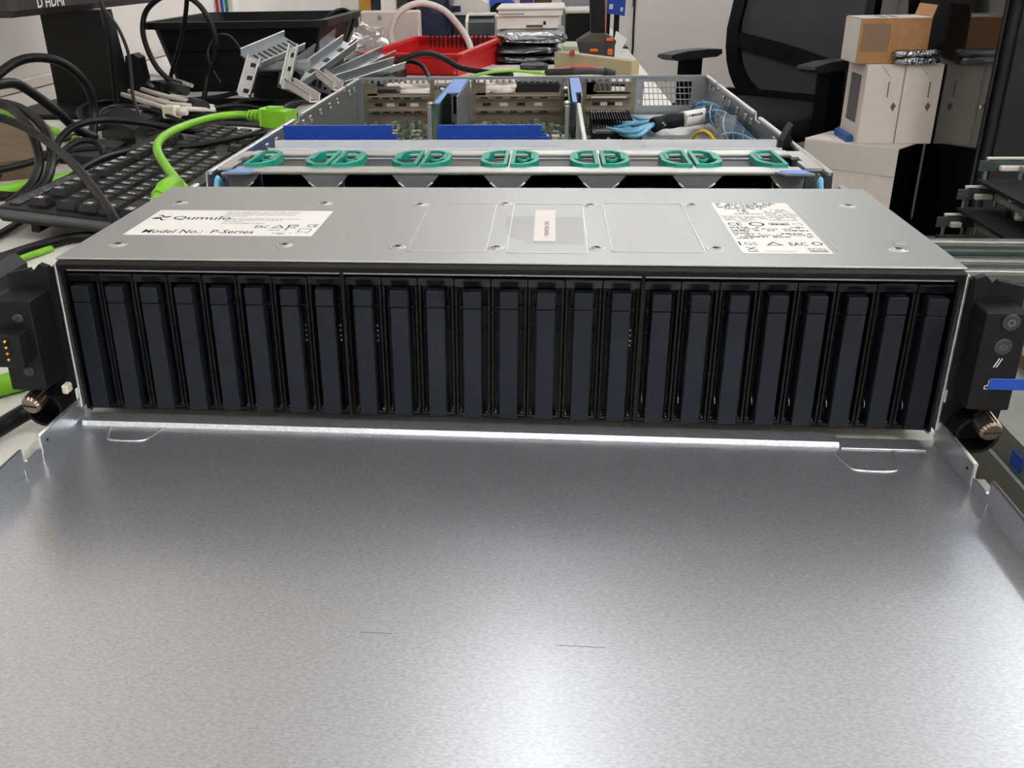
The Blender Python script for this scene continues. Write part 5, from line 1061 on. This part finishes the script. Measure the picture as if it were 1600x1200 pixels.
# ------------------------------------------------------------------ stacked chassis right of the bench
zs0 = -.128; n = 13; hh = .044; x0, x1, y0, y1 = .300, .760, -.12, .52
ztop = zs0
for k in range(n):
    zt_ = ztop-(hh+.0015)*k; zb_ = zt_-hh; dx = .004*((k*5) % 3); dy = .006*((k*7) % 4)
    if zb_ < FL+.02: break
    Q = thing('server_chassis', 'open shallow grey server chassis topmost in the stack beside the bench' if k == 0 else 'flat grey server chassis, %s from the top of the stack beside the bench' % ORD[k], 'server', ((x0+x1)/2, .2, zb_), 'stacked server chassis beside the bench')
    a0, a1, b0, b1 = x0+dx, x1+dx, y0+dy, y1+dy
    MB().box((a0, b0, zb_), (a1, b1, zb_+.0015)).build('base', railm, Q)
    MB().box((a0, b0, zb_+.0015), (a0+.0015, b1, zt_)).build('side_wall', railm, Q); MB().box((a1-.0015, b0, zb_+.0015), (a1, b1, zt_)).build('side_wall', railm, Q)
    MB().box((a0+.0016, b1-.0015, zb_+.0015), (a1-.0016, b1, zt_)).build('rear_wall', railm, Q)
    if k: MB().box((a0, b0, zt_), (a1, b1, zt_+.0012)).build('lid', railm, Q)
    MB().box((a0-.003, b0+.01, zb_+.012), (a0-.0001, b1-.02, zb_+.026), .001).build('slide_rail', steel_b if k % 2 else railm, Q)
    for yy in (.02, .12, .26): MB().lathe([(.004, 0), (.004, .0006)], (a0-.0001, yy+dy, zt_-.010), (-1, 0, 0), 12).build('hole', ink_g, Q)
    for yy in (.07, .19): MB().box((a0-.0012, yy+dy, zb_+.028), (a0-.0001, yy+dy+.012, zb_+.038), .0003).build('blue_latch', blue, Q)
    if k == 0:
        MB().box((a0+.02, b1-.14, zb_+.002), (a1-.02, b1-.02, zb_+.006)).build('board', teal, Q)
        for q in range(4): MB().box((a0+.0016, b1-.016-.022*q, zt_-.004-.003*q), (a1-.0016, b1-.008-.022*q, zt_+.001-.003*q), .0008).build('cross_rail', (steel_b, teal, railm, steel_b)[q], Q)
        MB().box((a0+.10, b0+.02, zb_+.002), (a1-.02, b1-.16, zb_+.012)).build('cardboard_insert', kraftd, Q)
zbase = ztop-(hh+.0015)*k-hh if zb_ >= FL+.02 else zb_+hh+.0015
tag(MB().box((x0-.01, y0-.01, FL), (x1+.03, y1+.03, (zb_ if zb_ >= FL+.02 else zb_+hh)-.0003), .01).build('pallet_box', kraftd), 'cardboard carton under the chassis stack', 'box')
# node sleds behind the stack
zz = [(.604, .652, -.120, 0), (.584, .628, -.158, 1), (.564, .610, -.196, 2)]
for k, (xa, xb, z_, i) in enumerate(zz[::-1]):
    NS = thing('server_node', ('lowest', 'middle', 'topmost')[k]+' bare server node with round capacitors, stepped behind the chassis stack', 'circuit board', ((xa+xb)/2, .8, z_-.03), 'stepped server nodes')
    MB().box((xa-.006, .56, z_-.034), (xb+.16, .90, z_-.030)).build('board', fabm, NS)
    MB().box((xa, .895, z_-.003), (xb, .900, z_), .0005).build('top_rail', label_s, NS); MB().box((xa-.010, .892, z_-.0175), (xb+.012, .895, z_-.004)).build('end_board', teal, NS)
    for q, xx in enumerate((xa, xb-.003)): MB().box((xx, .8951, z_-.0299), (xx+.003, .899, z_-.003)).build('rail_post', railm, NS)
    MB().box((xa+.006+.004*k, .884, z_-.0165), (xa+.020+.012*k, .8915, z_-.0095), .001).build('white_socket', label_s, NS)
    MB().bar((xb-.008, .885, z_-.012), (xb-.006, .60, z_-.014), .006, .008).build('side_rail', railm, NS)
    for q in range(2):
        c = Vector((xb+.002+.022*q, .83-.02*q, z_-.030)); MB().lathe([(.006, 0), (.007, .004), (.007, .024), (.005, .026)], c, n=16).build('capacitor', label_w, NS)
        for s_ in range(3): MB().lathe([(.003, 0), (.003, .028), (.002, .029)], c+Vector((-.010+.010*s_, .012, 0)), n=10).build('small_capacitor', nickel, NS)
    MB().box((xb+.02, .62, z_-.030), (xb+.09, .75, z_-.012), .002).build('black_module', blackp, NS); MB().box((xb+.10, .70, z_-.030), (xb+.125, .74, z_-.014), .002).build('green_tab', greenf, NS)
tag(MB().box((.53, .56, FL), (.82, .92, zz[2][2]-.0345), .01).build('dark_crate', blackp), 'dark crate carrying the bare server nodes', 'crate')
for k in (1, 0):
    zlo = zz[k+1][2]; zhi = zz[k][2]
    tag(MB().box((zz[k][0]+.02, .57, zlo+.0005), (zz[k][1]+.10, .60, zhi-.0345), .001).build('foam_spacer', blackp), 'thin black spacer strip carrying the %s bare server node' % ('topmost', 'middle')[k], 'spacer', 'spacers between the nodes')
# ------------------------------------------------------------------ lift the whole place so that the floor is z = 0
for o in list(bpy.data.objects):
    if o.parent is None and o.type in {'MESH', 'EMPTY'}: o.location.z += ZO
